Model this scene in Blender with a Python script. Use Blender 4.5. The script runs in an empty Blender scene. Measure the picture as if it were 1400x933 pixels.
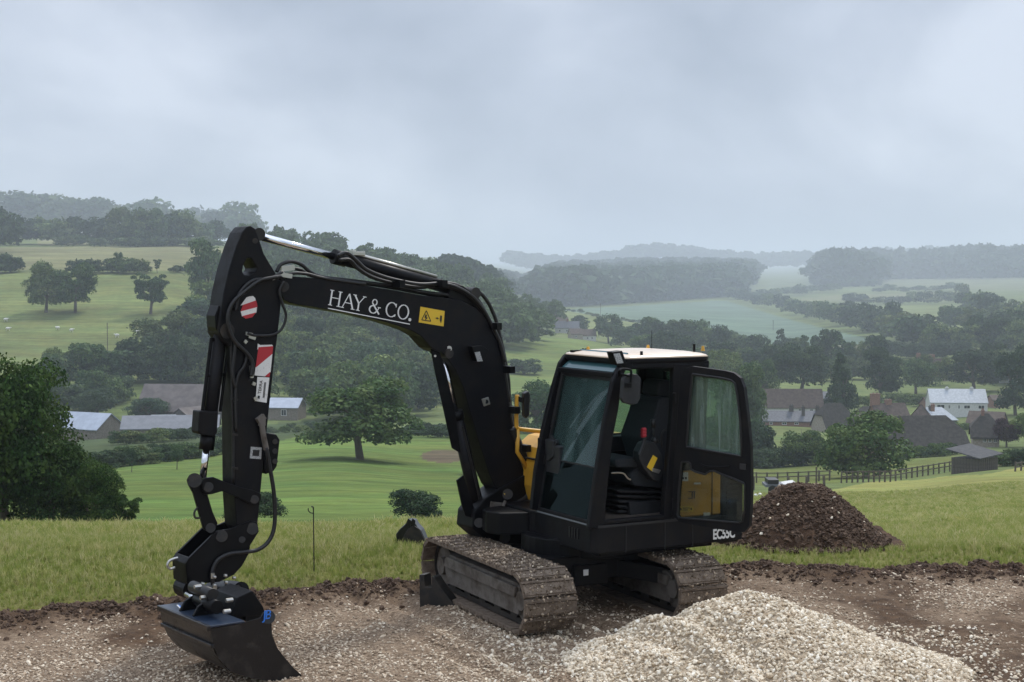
import bpy, bmesh, math, random
import numpy as np
from mathutils import Vector, Matrix, noise
from mathutils.geometry import tessellate_polygon
rnd = random.Random(7)
nr = np.random.RandomState(11)
scene = bpy.context.scene
COL = scene.collection

# ------------------------------------------------------------------ camera
FPX, CX, CY, PITCH, EYE = 2100.0, 700.0, 466.5, 0.042, 3.2
cam = bpy.data.cameras.new('camera')
cam.sensor_width = 36.0
cam.lens = 36.0 * FPX / 1400.0
cam.clip_start, cam.clip_end = 0.1, 30000
camo = bpy.data.objects.new('camera', cam)
COL.objects.link(camo)
camo.location = (0, 0, EYE)
camo.rotation_euler = (math.pi / 2 - PITCH, 0, 0)
scene.camera = camo
scene.view_settings.view_transform = 'Standard'
scene.view_settings.look = 'None'
scene.view_settings.exposure = 0.8
scene.view_settings.gamma = 1.0
scene.cycles.max_bounces = 6
scene.cycles.transparent_max_bounces = 16
scene.cycles.volume_bounces = 1

# ------------------------------------------------------------------ sky + sun (overcast)
SUN_EL, SUN_AZ = math.radians(52), math.radians(28)      # azimuth measured from +Y towards +X
world = bpy.data.worlds.new("World")
scene.world = world
world.use_nodes = True
nt = world.node_tree
nt.nodes.clear()
wout = nt.nodes.new('ShaderNodeOutputWorld')
sky = nt.nodes.new('ShaderNodeTexSky')
sky.sky_type = 'NISHITA'
sky.sun_disc = False
sky.sun_elevation = SUN_EL
sky.sun_rotation = SUN_AZ
bg1 = nt.nodes.new('ShaderNodeBackground'); bg1.inputs['Strength'].default_value = 0.07
nt.links.new(sky.outputs[0], bg1.inputs[0])
tc = nt.nodes.new('ShaderNodeTexCoord')
sep = nt.nodes.new('ShaderNodeSeparateXYZ'); nt.links.new(tc.outputs['Generated'], sep.inputs[0])
# project the view direction on a cloud ceiling: p = dir.xy / (dir.z + k)
add = nt.nodes.new('ShaderNodeMath'); add.operation = 'ADD'; add.inputs[1].default_value = 0.85
nt.links.new(sep.outputs['Z'], add.inputs[0])
mx0 = nt.nodes.new('ShaderNodeMath'); mx0.operation = 'MAXIMUM'; mx0.inputs[1].default_value = 0.05
nt.links.new(add.outputs[0], mx0.inputs[0])
vd = nt.nodes.new('ShaderNodeVectorMath'); vd.operation = 'DIVIDE'
cmb = nt.nodes.new('ShaderNodeCombineXYZ')
for i in range(3): nt.links.new(mx0.outputs[0], cmb.inputs[i])
nt.links.new(tc.outputs['Generated'], vd.inputs[0]); nt.links.new(cmb.outputs[0], vd.inputs[1])
n1 = nt.nodes.new('ShaderNodeTexNoise'); n1.inputs['Scale'].default_value = 3.4; n1.inputs['Detail'].default_value = 6.0
n1.inputs['Roughness'].default_value = 0.5; n1.inputs['Distortion'].default_value = 0.3
nt.links.new(vd.outputs[0], n1.inputs['Vector'])
cr = nt.nodes.new('ShaderNodeValToRGB')
cr.color_ramp.elements[0].position = 0.40; cr.color_ramp.elements[0].color = (0.225, 0.258, 0.322, 1)
cr.color_ramp.elements[1].position = 0.61; cr.color_ramp.elements[1].color = (0.415, 0.450, 0.520, 1)
e = cr.color_ramp.elements.new(0.5); e.color = (0.300, 0.335, 0.405, 1)
nt.links.new(n1.outputs['Fac'], cr.inputs[0])
# overcast skies are brightest overhead
zen = nt.nodes.new('ShaderNodeMapRange'); zen.inputs['From Min'].default_value = 0.25; zen.inputs['From Max'].default_value = 1.0
zen.inputs['To Min'].default_value = 1.0; zen.inputs['To Max'].default_value = 2.7
nt.links.new(sep.outputs['Z'], zen.inputs['Value'])
bg2 = nt.nodes.new('ShaderNodeBackground'); nt.links.new(cr.outputs[0], bg2.inputs[0]); nt.links.new(zen.outputs[0], bg2.inputs[1])
mixs = nt.nodes.new('ShaderNodeMixShader'); mixs.inputs[0].default_value = 0.93
nt.links.new(bg1.outputs[0], mixs.inputs[1]); nt.links.new(bg2.outputs[0], mixs.inputs[2])
nt.links.new(mixs.outputs[0], wout.inputs['Surface'])

sun = bpy.data.lights.new('sun', 'SUN'); sun.energy = 1.5; sun.angle = math.radians(10); sun.color = (1.0, 0.95, 0.87)
suno = bpy.data.objects.new('sun', sun); COL.objects.link(suno)
sd = Vector((math.sin(SUN_AZ) * math.cos(SUN_EL), math.cos(SUN_AZ) * math.cos(SUN_EL), math.sin(SUN_EL)))
suno.rotation_euler = sd.to_track_quat('Z', 'Y').to_euler()

# ------------------------------------------------------------------ camera geometry helpers
CAM = Vector((0, 0, EYE))
FW = Vector((0, math.cos(PITCH), -math.sin(PITCH))); UP = Vector((0, math.sin(PITCH), math.cos(PITCH)))
def ray(px, py):
    return Vector((1, 0, 0)) * ((px - CX) / FPX) + FW + UP * ((CY - py) / FPX)
def hit(px, py, P0, n):
    d = ray(px, py)
    return CAM + d * ((P0 - CAM).dot(n) / d.dot(n))
def atz(px, py, z):
    d = ray(px, py)
    return CAM + d * ((z - EYE) / d.z)
def atY(px, py, Y):
    d = ray(px, py)
    return CAM + d * (Y / d.y)

# ------------------------------------------------------------------ object helpers
def link(o, parent=None):
    COL.objects.link(o)
    if parent is not None: o.parent = parent
    return o
def tag(o, label=None, cat=None, group=None, kind=None):
    if label: o['label'] = label
    if cat: o['category'] = cat
    if group: o['group'] = group
    if kind: o['kind'] = kind
    return o
def empty(name, loc, label, cat, group=None):
    o = bpy.data.objects.new(name, None); o.location = loc; o.empty_display_size = 0.3
    COL.objects.link(o)
    return tag(o, label, cat, group)

class MB:
    """collects shapes in world coordinates; build() makes ONE mesh object"""
    def __init__(s): s.v = []; s.f = []; s.m = []
    def add(s, vs, fs, mi=0):
        b = len(s.v); s.v += [tuple(v) for v in vs]
        s.f += [tuple(b + i for i in f) for f in fs]; s.m += [mi] * len(fs)
        return s
    def prism(s, loops, ext, mi=0):
        """loops: [outer, hole, ...] lists of 3d points on a plane; ext: extrusion vector"""
        if not isinstance(loops[0], (list, tuple)): loops = [loops]
        loops = [[Vector(p) for p in l] for l in loops]
        flat = [p for l in loops for p in l]; n = len(flat); ext = Vector(ext)
        tris = tessellate_polygon(loops)
        nrm = Vector((0, 0, 0)); l0 = loops[0]
        for i in range(len(l0)): nrm += l0[i].cross(l0[(i + 1) % len(l0)])
        fs = []
        for t in tris:
            a, b, c = (flat[i] for i in t)
            if (b - a).cross(c - a).dot(ext) > 0: t = (t[0], t[2], t[1])
            fs.append(tuple(t)); fs.append((t[0] + n, t[2] + n, t[1] + n))
        k = 0
        for li, l in enumerate(loops):
            m = len(l)
            nl = Vector((0, 0, 0))
            for i in range(m): nl += (l[i] - l[0]).cross(l[(i + 1) % m] - l[0])
            flip = (nl.dot(ext) > 0) ^ (li > 0)
            for i in range(m):
                a, b = k + i, k + (i + 1) % m
                fs.append((a, b, b + n, a + n) if flip else (b, a, a + n, b + n))
            k += m
        s.add(flat + [p + ext for p in flat], fs, mi); return s
    def box(s, c, ax, ay, az, mi=0):
        c, ax, ay, az = Vector(c), Vector(ax), Vector(ay), Vector(az)
        vs = [c + ax * i + ay * j + az * k for k in (-1, 1) for j in (-1, 1) for i in (-1, 1)]
        if ax.cross(ay).dot(az) < 0:
            return s.add(vs, [(0, 1, 3, 2), (4, 6, 7, 5), (0, 4, 5, 1), (2, 3, 7, 6), (0, 2, 6, 4), (1, 5, 7, 3)], mi)
        return s.add(vs, [(0, 2, 3, 1), (4, 5, 7, 6), (0, 1, 5, 4), (2, 6, 7, 3), (0, 4, 6, 2), (1, 3, 7, 5)], mi)
    def bar(s, p, q, w, h, up=(0, 0, 1), mi=0):
        p, q = Vector(p), Vector(q); d = (q - p) / 2; u = Vector(up)
        side = d.cross(u)
        if side.length < 1e-6: side = d.cross(Vector((1, 0, 0)))
        side.normalize(); u2 = side.cross(d).normalized()
        return s.box((p + q) / 2, d, side * (w / 2), u2 * (h / 2), mi)
    def tube(s, pts, r, seg=10, mi=0, cap=True):
        pts = [Vector(p) for p in pts]; n = len(pts)
        rs = r if isinstance(r, (list, tuple)) else [r] * n
        t0 = (pts[1] - pts[0]).normalized()
        u = t0.orthogonal().normalized(); vs = []; fs = []
        for i, p in enumerate(pts):
            t = (pts[min(i + 1, n - 1)] - pts[max(i - 1, 0)])
            t = t.normalized() if t.length > 1e-9 else t0
            u = (u - t * u.dot(t)).normalized(); w = t.cross(u)
            for k in range(seg):
                a = 2 * math.pi * k / seg
                vs.append(p + (u * math.cos(a) + w * math.sin(a)) * rs[i])
        for i in range(n - 1):
            for k in range(seg):
                a, b = i * seg + k, i * seg + (k + 1) % seg
                fs.append((a, b, b + seg, a + seg))
        if cap:
            fs.append(tuple(reversed(range(seg)))); fs.append(tuple((n - 1) * seg + k for k in range(seg)))
        return s.add(vs, fs, mi)
    def build(s, name, mats, parent=None, bevel=0, smooth=False, origin=None):
        """vertices are world coordinates; stored relative to the parent (or origin)"""
        off = Vector((0, 0, 0))
        if origin is not None: off = Vector(origin)
        elif parent is not None:
            p = parent
            while p is not None: off = off + p.location; p = p.parent
        me = bpy.data.meshes.new(name)
        me.from_pydata([tuple(Vector(v) - off) for v in s.v], [], s.f)
        for m in (mats if isinstance(mats, (list, tuple)) else [mats]): me.materials.append(m)
        if any(s.m): me.polygons.foreach_set('material_index', s.m)
        if smooth: me.polygons.foreach_set('use_smooth', [True] * len(me.polygons))
        me.update()
        o = bpy.data.objects.new(name, me); link(o, parent)
        if origin is not None: o.location = off
        if bevel:
            b = o.modifiers.new('bevel', 'BEVEL'); b.width = bevel; b.segments = 2; b.limit_method = 'ANGLE'; b.angle_limit = math.radians(35)
            b.harden_normals = False
        return o
def spline(pts, n=6):
    """Catmull-Rom through points"""
    P = [Vector(p) for p in pts]; P = [P[0] * 2 - P[1]] + P + [P[-1] * 2 - P[-2]]; out = []
    for i in range(1, len(P) - 2):
        for k in range(n):
            t = k / n; a, b, c, d = P[i - 1], P[i], P[i + 1], P[i + 2]
            out.append(0.5 * ((2 * b) + (c - a) * t + (2 * a - 5 * b + 4 * c - d) * t * t + (3 * b - a - 3 * c + d) * t ** 3))
    out.append(P[-2]); return out

# ------------------------------------------------------------------ materials
def mat(name, col, rough=0.6, metal=0.0, noise_scale=None, col2=None, bump=0.0, bump_scale=None, spec=None, mixpos=(0.4, 0.62), coord='Object', detail=6, rough2=None, trans=0, alpha=1, coat=0):
    m = bpy.data.materials.new(name); m.use_nodes = True
    t = m.node_tree; b = t.nodes['Principled BSDF']
    b.inputs['Base Color'].default_value = (*col, 1); b.inputs['Roughness'].default_value = rough; b.inputs['Metallic'].default_value = metal
    if spec is not None: b.inputs['Specular IOR Level'].default_value = spec
    if trans: b.inputs['Transmission Weight'].default_value = trans
    if coat: b.inputs['Coat Weight'].default_value = coat; b.inputs['Coat Roughness'].default_value = .15
    tcn = t.nodes.new('ShaderNodeTexCoord')
    if col2 is not None:
        n = t.nodes.new('ShaderNodeTexNoise'); n.inputs['Scale'].default_value = noise_scale or 5; n.inputs['Detail'].default_value = detail
        n.inputs['Roughness'].default_value = 0.65
        t.links.new(tcn.outputs[coord], n.inputs['Vector'])
        r = t.nodes.new('ShaderNodeValToRGB'); r.color_ramp.elements[0].position = mixpos[0]; r.color_ramp.elements[1].position = mixpos[1]
        r.color_ramp.elements[0].color = (*col, 1); r.color_ramp.elements[1].color = (*col2, 1)
        t.links.new(n.outputs['Fac'], r.inputs[0]); t.links.new(r.outputs[0], b.inputs['Base Color'])
        if rough2 is not None:
            mr = t.nodes.new('ShaderNodeMapRange'); mr.inputs['From Min'].default_value = mixpos[0]; mr.inputs['From Max'].default_value = mixpos[1]
            mr.inputs['To Min'].default_value = rough; mr.inputs['To Max'].default_value = rough2
            t.links.new(n.outputs['Fac'], mr.inputs['Value']); t.links.new(mr.outputs[0], b.inputs['Roughness'])
    if bump:
        n = t.nodes.new('ShaderNodeTexNoise'); n.inputs['Scale'].default_value = bump_scale or 20; n.inputs['Detail'].default_value = 8
        n.inputs['Roughness'].default_value = 0.7
        t.links.new(tcn.outputs[coord], n.inputs['Vector'])
        bp = t.nodes.new('ShaderNodeBump'); bp.inputs['Strength'].default_value = min(1, bump); bp.inputs['Distance'].default_value = 0.02 * bump
        t.links.new(n.outputs['Fac'], bp.inputs['Height']); t.links.new(bp.outputs[0], b.inputs['Normal'])
    return m
M = {}
M['black'] = mat('black_paint', (0.003, 0.0032, 0.004), 0.42, 0, 7, (0.009, 0.009, 0.009), 0.10, 60, spec=.18, mixpos=(.5, .75), rough2=.62)
M['charcoal'] = mat('charcoal_paint', (0.0045, 0.0048, 0.0065), 0.45, 0, 5, (0.016, 0.0135, 0.011), 0.12, 40, spec=.18, mixpos=(.46, .78), rough2=.75)
M['steel_dirty'] = mat('dirty_steel', (0.011, 0.010, 0.009), 0.5, 0.1, 9, (0.05, 0.040, 0.030), 0.25, 40, mixpos=(.45, .7), rough2=.85)
M['chrome'] = mat('chrome_rod', (0.75, 0.76, 0.78), 0.12, 1.0)
M['zinc'] = mat('zinc_fitting', (0.5, 0.49, 0.45), 0.35, 0.9)
M['rubber'] = mat('black_rubber', (0.004, 0.004, 0.0045), 0.48, 0, 30, (0.012, 0.012, 0.012), 0.1, 120)
M['bucket'] = mat('black_bucket_paint', (0.004, 0.004, 0.0055), 0.3, 0, 5, (0.050, 0.038, 0.027), 0.3, 30, mixpos=(.54, .76), rough2=.9)
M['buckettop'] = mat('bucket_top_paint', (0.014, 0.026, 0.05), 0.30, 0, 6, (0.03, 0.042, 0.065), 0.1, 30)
M['trim'] = mat('bare_metal_edge', (0.16, 0.17, 0.18), 0.4, 0.5)
M['mud'] = mat('track_mud', (0.10, 0.070, 0.048), 0.92, 0, 14, (0.24, 0.185, 0.135), 1.0, 38, mixpos=(.35, .7), detail=10)
M['frame_mud'] = mat('dusty_track_frame', (0.13, 0.115, 0.098), 0.8, 0, 5, (0.06, 0.046, 0.034), 0.3, 25, mixpos=(.45, .66), rough2=.95)
M['yellow'] = mat('yellow_paint', (0.68, 0.36, 0.035), 0.38, 0, 4, (0.55, 0.29, 0.03), 0, mixpos=(.4, .7))
M['decal_yellow'] = mat('yellow_decal', (0.72, 0.47, 0.03), 0.4)
M['decal_black'] = mat('black_print', (0.012, 0.012, 0.012), 0.5)
M['white'] = mat('white_print', (0.78, 0.78, 0.76), 0.45)
M['white_worn'] = mat('worn_white_sticker', (0.72, 0.71, 0.68), 0.5, 0, 40, (0.5, 0.49, 0.46), mixpos=(.55, .7))
M['red'] = mat('red_sticker', (0.42, 0.02, 0.03), 0.4)
M['blue'] = mat('blue_print', (0.03, 0.18, 0.62), 0.35)
M['seat'] = mat('seat_cloth', (0.014, 0.017, 0.021), 0.85, 0, 60, (0.02, 0.024, 0.028), 0.1, 200)
M['plastic'] = mat('dark_plastic', (0.011, 0.012, 0.014), 0.5, 0, 15, (0.018, 0.019, 0.021))
M['redplastic'] = mat('red_plastic', (0.35, 0.02, 0.03), 0.45)
M['floormud'] = mat('muddy_floor_mat', (0.10, 0.075, 0.055), 0.9, 0, 12, (0.04, 0.035, 0.03), 0.4, 40)
M['roof_yellow'] = mat('cab_roof_paint', (0.80, 0.66, 0.52), 0.2, 0, 3, (0.74, 0.58, 0.42), spec=.6)
M['visor'] = mat('tinted_visor', (0.045, 0.11, 0.12), 0.12, spec=.7)
M['lamp_lens'] = mat('lamp_lens', (0.45, 0.46, 0.45), 0.25, 0, 90, (0.2, 0.2, 0.2))
def glass(name, tint, dirt, rough=0.02, scale=(40, 40, 4), dcol=(0.25, 0.30, 0.30), gc=(.8, .9, .92)):
    """thin tinted pane: see-through tint + reflection, with dried dirt streaks, on the windscreen also painted sheen"""
    m = bpy.data.materials.new(name); m.use_nodes = True; t = m.node_tree; t.nodes.clear()
    out = t.nodes.new('ShaderNodeOutputMaterial'); tr = t.nodes.new('ShaderNodeBsdfTransparent'); tr.inputs[0].default_value = (*tint, 1)
    gl = t.nodes.new('ShaderNodeBsdfGlossy'); gl.inputs['Roughness'].default_value = rough; gl.inputs[0].default_value = (*gc, 1)
    fr = t.nodes.new('ShaderNodeFresnel'); fr.inputs[0].default_value = 1.45
    mx = t.nodes.new('ShaderNodeMixShader'); t.links.new(fr.outputs[0], mx.inputs[0]); t.links.new(tr.outputs[0], mx.inputs[1]); t.links.new(gl.outputs[0], mx.inputs[2])
    df = t.nodes.new('ShaderNodeBsdfDiffuse'); df.inputs[0].default_value = (*dcol, 1)
    tcn = t.nodes.new('ShaderNodeTexCoord'); mp = t.nodes.new('ShaderNodeMapping'); mp.inputs['Scale'].default_value = scale
    n = t.nodes.new('ShaderNodeTexNoise'); n.inputs['Scale'].default_value = 1; n.inputs['Detail'].default_value = 5; n.inputs['Distortion'].default_value = .4
    t.links.new(tcn.outputs['Object'], mp.inputs[0]); t.links.new(mp.outputs[0], n.inputs['Vector'])
    r = t.nodes.new('ShaderNodeMapRange'); r.inputs['From Min'].default_value = .45; r.inputs['From Max'].default_value = .75
    r.inputs['To Min'].default_value = dirt * .35; r.inputs['To Max'].default_value = dirt
    t.links.new(n.outputs['Fac'], r.inputs['Value'])
    m2 = t.nodes.new('ShaderNodeMixShader'); t.links.new(r.outputs[0], m2.inputs[0]); t.links.new(mx.outputs[0], m2.inputs[1]); t.links.new(df.outputs[0], m2.inputs[2])
    t.links.new(m2.outputs[0], out.inputs['Surface']); return m
M['glass_front'] = glass('windscreen_glass', (0.50, 0.72, 0.68), 0.36, scale=(5, 5, 1.2), dcol=(.17, .25, .24))  # teal film also paints in the reflected sky on the upper pane
M['glass_low'] = glass('lower_windscreen_glass', (0.06, 0.13, 0.125), 0.05, scale=(9, 9, 6), dcol=(.06, .10, .10), gc=(.22, .30, .30))  # tint and gloss painted dark, leaving out the sky reflection
M['glass_door'] = glass('wet_door_glass', (0.50, 0.64, 0.56), 0.50, scale=(34, 34, 2.2), dcol=(0.27, 0.35, 0.31))
M['glass_door_low'] = glass('lower_door_glass', (0.55, 0.58, 0.52), 0.10, scale=(12, 12, 5))
M['glass_clear'] = glass('side_glass', (0.62, 0.74, 0.70), 0.12, scale=(8, 8, 3))
# ------------------------------------------------------------------ terrain
# ground levels along lines of sight (distance, photo row): a valley side, valley floor and the opposite hills
def slope_of(y): return math.tan(PITCH + math.atan((y - CY) / FPX))
PROF = {
 -900: [(18, -1), (25, 722), (60, 737), (100, 722), (173, 660), (260, 628), (380, 600), (430, 565), (480, 520), (600, 440), (700, 385), (1150, 342), (3300, 318), (4000, 330), (4540, 345), (16000, 350)],
 0: [(18, -1), (25, 722), (60, 737), (90, 712), (173, 655), (260, 622), (380, 602), (430, 560), (480, 515), (600, 432), (700, 372), (1150, 335), (3300, 316), (4000, 325), (4540, 345), (16000, 350)],
 220: [(18, -1), (25, 722), (60, 737), (90, 712), (173, 640), (260, 606), (380, 592), (430, 560), (480, 515), (600, 432), (700, 372), (1150, 335), (3300, 320), (4000, 330), (4540, 345), (16000, 350)],
 450: [(18, -1), (25, 722), (60, 735), (90, 712), (173, 628), (250, 592), (380, 590), (480, 545), (600, 485), (800, 405), (1000, 353), (1150, 347), (1740, 352), (4540, 352), (16000, 352)],
 600: [(18, -1), (26, 718), (60, 733), (90, 710), (173, 640), (250, 598), (380, 582), (480, 550), (600, 505), (760, 445), (900, 405), (1000, 388), (1200, 380), (4540, 352), (16000, 360)],
 760: [(18, -1), (28, 725), (60, 722), (90, 700), (173, 650), (250, 612), (380, 572), (480, 548), (600, 512), (750, 470), (1000, 457), (1300, 432), (2400, 416), (4080, 384), (8220, 374), (12360, 364), (16000, 360)],
 900: [(18, -1), (28, 735), (60, 718), (100, 690), (173, 660), (250, 640), (350, 600), (480, 550), (650, 505), (850, 482), (1000, 470), (1300, 446), (2400, 413), (4080, 380), (7760, 353), (12360, 364), (16000, 360)],
 1050: [(18, -1), (28, 740), (60, 712), (100, 688), (200, 662), (260, 645), (350, 612), (480, 560), (600, 530), (750, 505), (1000, 477), (1300, 455), (2180, 420), (3620, 385), (7300, 371), (12360, 362), (16000, 360)],
 1200: [(18, -1), (30, 738), (60, 710), (100, 688), (210, 655), (270, 632), (350, 608), (480, 570), (600, 535), (750, 500), (1000, 472), (1300, 445), (2180, 412), (4080, 380), (9140, 357), (13280, 360), (16000, 360)],
 1400: [(18, -1), (30, 732), (60, 700), (100, 675), (190, 641), (260, 625), (350, 600), (480, 562), (600, 530), (750, 495), (1000, 462), (1300, 435), (2180, 403), (4080, 374), (9140, 356), (13280, 360), (16000, 360)],
 2300: [(18, -1), (30, 728), (60, 690), (100, 662), (190, 630), (260, 615), (350, 590), (480, 556), (600, 525), (750, 490), (1000, 460), (1300, 430), (2180, 400), (4080, 372), (9140, 356), (13280, 360), (16000, 360)],
}
_cols = sorted(PROF)
_caz = np.array([math.atan((c - CX) / FPX) for c in _cols])
_D = np.unique(np.concatenate([np.linspace(0, 30, 16), np.geomspace(30, 16000, 195)]))
def _prof(c):
    d = [0, 15, 17]; z = [0.0, 0.0, 0.0]
    for (D, y) in PROF[c]:
        if y > 0:
            # D is depth along +Y; store by true range on the column's azimuth
            d.append(D); z.append(EYE - D * slope_of(y))
        else:
            d.append(D); z.append(-0.04)
    d.append(30000); z.append(z[-1])
    zz = np.interp(_D, d, z)
    # round the corners (only far from the machine)
    k = np.array([1, 2, 3, 2, 1.]); k /= k.sum()
    s = np.convolve(np.pad(zz, 2, 'edge'), k, 'valid')
    w = np.clip((_D - 22) / 12, 0, 1)
    return zz * (1 - w) + s * w
_Z = np.array([_prof(c) for c in _cols])
def ground_np(x, y):
    """terrain height, arrays"""
    x = np.asarray(x, float); y = np.asarray(y, float)
    D = np.maximum(y, np.hypot(x, y) * 0.35)          # depth (range behind the camera folds round)
    az = np.arctan2(x, np.maximum(y, 1e-3))
    fi = np.interp(az, _caz, np.arange(len(_caz)))
    i0 = np.clip(np.floor(fi).astype(int), 0, len(_caz) - 2); t = fi - i0; t = t * t * (3 - 2 * t)
    fd = np.interp(D, _D, np.arange(len(_D))); j0 = np.clip(np.floor(fd).astype(int), 0, len(_D) - 2); u = fd - j0
    z = (_Z[i0, j0] * (1 - u) + _Z[i0, j0 + 1] * u) * (1 - t) + (_Z[i0 + 1, j0] * (1 - u) + _Z[i0 + 1, j0 + 1] * u) * t
    amp = np.clip((D - 40) / 200, 0, 1)
    z = z + amp * (0.5 * np.sin(x * .031 + y * .017) * np.sin(y * .023 - x * .011))
    return z
def ground(x, y): return float(ground_np([x], [y])[0])
def on_ground(px, py, dmin=18.0, dmax=4000.0):
    """first point of the terrain seen through photo pixel (px, py)"""
    d = ray(px, py); Ds = np.geomspace(dmin, dmax, 1400)
    P = np.array([(d.x * D / d.y, D, EYE + d.z * D / d.y) for D in Ds])
    g = ground_np(P[:, 0], P[:, 1]); b = np.nonzero(P[:, 2] <= g)[0]
    i = b[0] if len(b) else np.argmin(P[:, 2] - g)
    return Vector((P[i, 0], P[i, 1], g[i]))
def px_of(P):
    v = Vector(P) - CAM; dd = v.dot(FW)
    return (CX + FPX * v.x / dd, CY - FPX * v.dot(UP) / dd, dd)

# edge of the stripped building area: y as a function of x
def edge_y(x):
    return 14.75 + np.interp(x, [-12, -5.1, -3.2, -1.6, -0.7, 1.5, 2.6, 4.0, 6, 12], [-.9, -.2, .45, 1.15, 1.5, 1.9, 2.25, 2.05, 2.15, 2.4]) + .09 * np.sin(np.asarray(x) * 2.9 + .4) + .06 * np.sin(np.asarray(x) * 7.3 + 1) + .035 * np.sin(np.asarray(x) * 17.1)

def inpoly(px, py, poly):
    poly = np.array(poly, float); r = np.zeros(px.shape, bool); j = len(poly) - 1
    for i in range(len(poly)):
        xi, yi = poly[i]; xj, yj = poly[j]
        c = ((yi > py) != (yj > py)) & (px < (xj - xi) * (py - yi) / (yj - yi + 1e-9) + xi)
        r ^= c; j = i
    return r

# polar sheet, fine inside the view, coarser all the way round
azs = np.unique(np.concatenate([np.linspace(-math.pi, -0.42, 60), np.linspace(-0.42, 0.42, 560), np.linspace(0.42, math.pi, 60)]))[:-1]
Rs = np.concatenate([[0.5, 3, 6, 9, 11], np.arange(12, 22, .35), np.geomspace(22, 15000, 430)])
A, R = np.meshgrid(azs, Rs, indexing='ij')
X = np.sin(A) * R; Y = np.cos(A) * R
Z = ground_np(X, Y)
dug = (Y < edge_y(X) + .12) & (Y > -14) & (np.abs(X) < 16)
Z = np.where(dug, -0.25, Z)
na, nrr = A.shape
idx = np.arange(na * nrr).reshape(na, nrr)
q = np.stack([idx, np.roll(idx, -1, 0), np.roll(np.roll(idx, -1, 0), -1, 1), np.roll(idx, -1, 1)], -1)[:, :-1].reshape(-1, 4)
def np_mesh(name, V, F, mats, smooth=False, uvw=None):
    me = bpy.data.meshes.new(name)
    V = np.asarray(V, np.float32).reshape(-1, 3); F = np.asarray(F, np.int32)
    k = F.shape[1]
    me.vertices.add(len(V)); me.vertices.foreach_set('co', V.ravel())
    me.loops.add(F.size); me.loops.foreach_set('vertex_index', F.ravel())
    me.polygons.add(len(F)); me.polygons.foreach_set('loop_start', np.arange(0, F.size, k, dtype=np.int32))
    me.polygons.foreach_set('loop_total', np.full(len(F), k, np.int32))
    if smooth: me.polygons.foreach_set('use_smooth', np.ones(len(F), bool))
    for m in mats: me.materials.append(m)
    me.update(calc_edges=True); me.validate()
    return me
# photo position of every ground point, to lay the field boundaries
dd = Y * FW.y + (Z - EYE) * FW.z
PXm = CX + FPX * X / np.maximum(dd, 1); PYm = CY - FPX * (Y * UP.y + (Z - EYE) * UP.z) / np.maximum(dd, 1)
C = np.zeros((na, nrr, 3)); 
meadow = np.array([.225, .225, .070]); pasture = np.array([.110, .140, .046]); mown = np.array([.100, .148, .034]); straw = np.array([.175, .175, .078])
crop = np.array([.105, .155, .105]); rough = np.array([.055, .078, .030]); olive = np.array([.130, .155, .052]); bare = np.array([.13, .115, .07])
C[:] = pasture
C[R < 70] = meadow
wob = 6 * np.sin(A * 60) + 4 * np.sin(A * 137 + 1)
def paint(poly, col, d0, d1):
    C[inpoly(PXm, PYm + wob * np.clip(60 / R, 0, .5), poly) & (R > d0) & (R < d1)] = col
paint([(620, 800), (2400, 800), (2400, 600), (1400, 640), (1100, 672), (900, 700), (640, 720)], meadow * [.97, 1.0, .95], 50, 300)
paint([(-900, 735), (645, 735), (660, 590), (420, 585), (300, 620), (120, 628), (-900, 640)], mown, 50, 330)
paint([(640, 735), (760, 735), (760, 585), (640, 585)], mown, 50, 330)
paint([(-900, 645), (100, 632), (330, 612), (450, 588), (450, 572), (250, 590), (-900, 600)], rough, 180, 420)
paint([(1030, 672), (1310, 640), (1310, 625), (1030, 640)], mown * [1.1, .9, 1], 180, 300)
paint([(-900, 520), (330, 520), (330, 372), (-900, 372)], olive, 440, 760)
paint([(-900, 370), (330, 370), (330, 336), (-900, 336)], straw * .95, 660, 1160)
paint([(50, 336), (130, 336), (130, 318), (50, 318)], straw, 1100, 9000)
paint([(640, 540), (880, 540), (880, 478), (800, 462), (640, 462)], pasture * [1.05, 1.1, .9], 480, 990)
paint([(760, 470), (1120, 490), (900, 446), (760, 424)], olive * 1.05, 900, 1500)
paint([(765, 424), (900, 446), (1120, 482), (1205, 468), (1090, 440), (990, 411), (765, 424)], crop, 950, 9000)
paint([(1040, 484), (1200, 489), (1205, 470), (1120, 472)], bare * [.85, 1, .8], 650, 1500)
paint([(1160, 418), (1330, 417), (1325, 440), (1350, 455), (1280, 470), (1200, 450), (1155, 430)], pasture * [1.25, 1.2, 1.2], 900, 9000)
paint([(1010, 396), (1120, 371), (1140, 392), (1060, 398)], straw * [.7, .85, .9], 1500, 9000)
paint([(1200, 384), (1400, 378), (1400, 398), (1210, 394)], straw * [.75, .85, .9], 1500, 9000)
paint([(1070, 412), (1140, 404), (1310, 399), (1310, 412), (1150, 412)], straw * [.85, .9, .9], 1300, 9000)
paint([(1170, 491), (1300, 491), (1300, 508), (1170, 508)], pasture * [1.4, 1.4, 1.3], 500, 1100)
paint([(1030, 612), (1066, 612), (1066, 624), (1030, 624)], mown * [1.5, 1.3, 1], 250, 500)
paint([(1150, 640), (1310, 612), (1310, 606), (1150, 622)], bare * 1.1, 200, 500)
paint([(1320, 646), (1400, 628), (1400, 618), (1320, 634)], bare, 150, 400)
e_ = ((PXm - 607) / 32) ** 2 + ((PYm - 624) / 9) ** 2
C[(e_ < 1) & (R > 120) & (R < 260)] = bare * [.8, .72, .7]
me = np_mesh('ground', np.stack([X, Y, Z], -1), q, [], smooth=True)
ca = me.color_attributes.new('field', 'FLOAT_COLOR', 'POINT')
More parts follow.
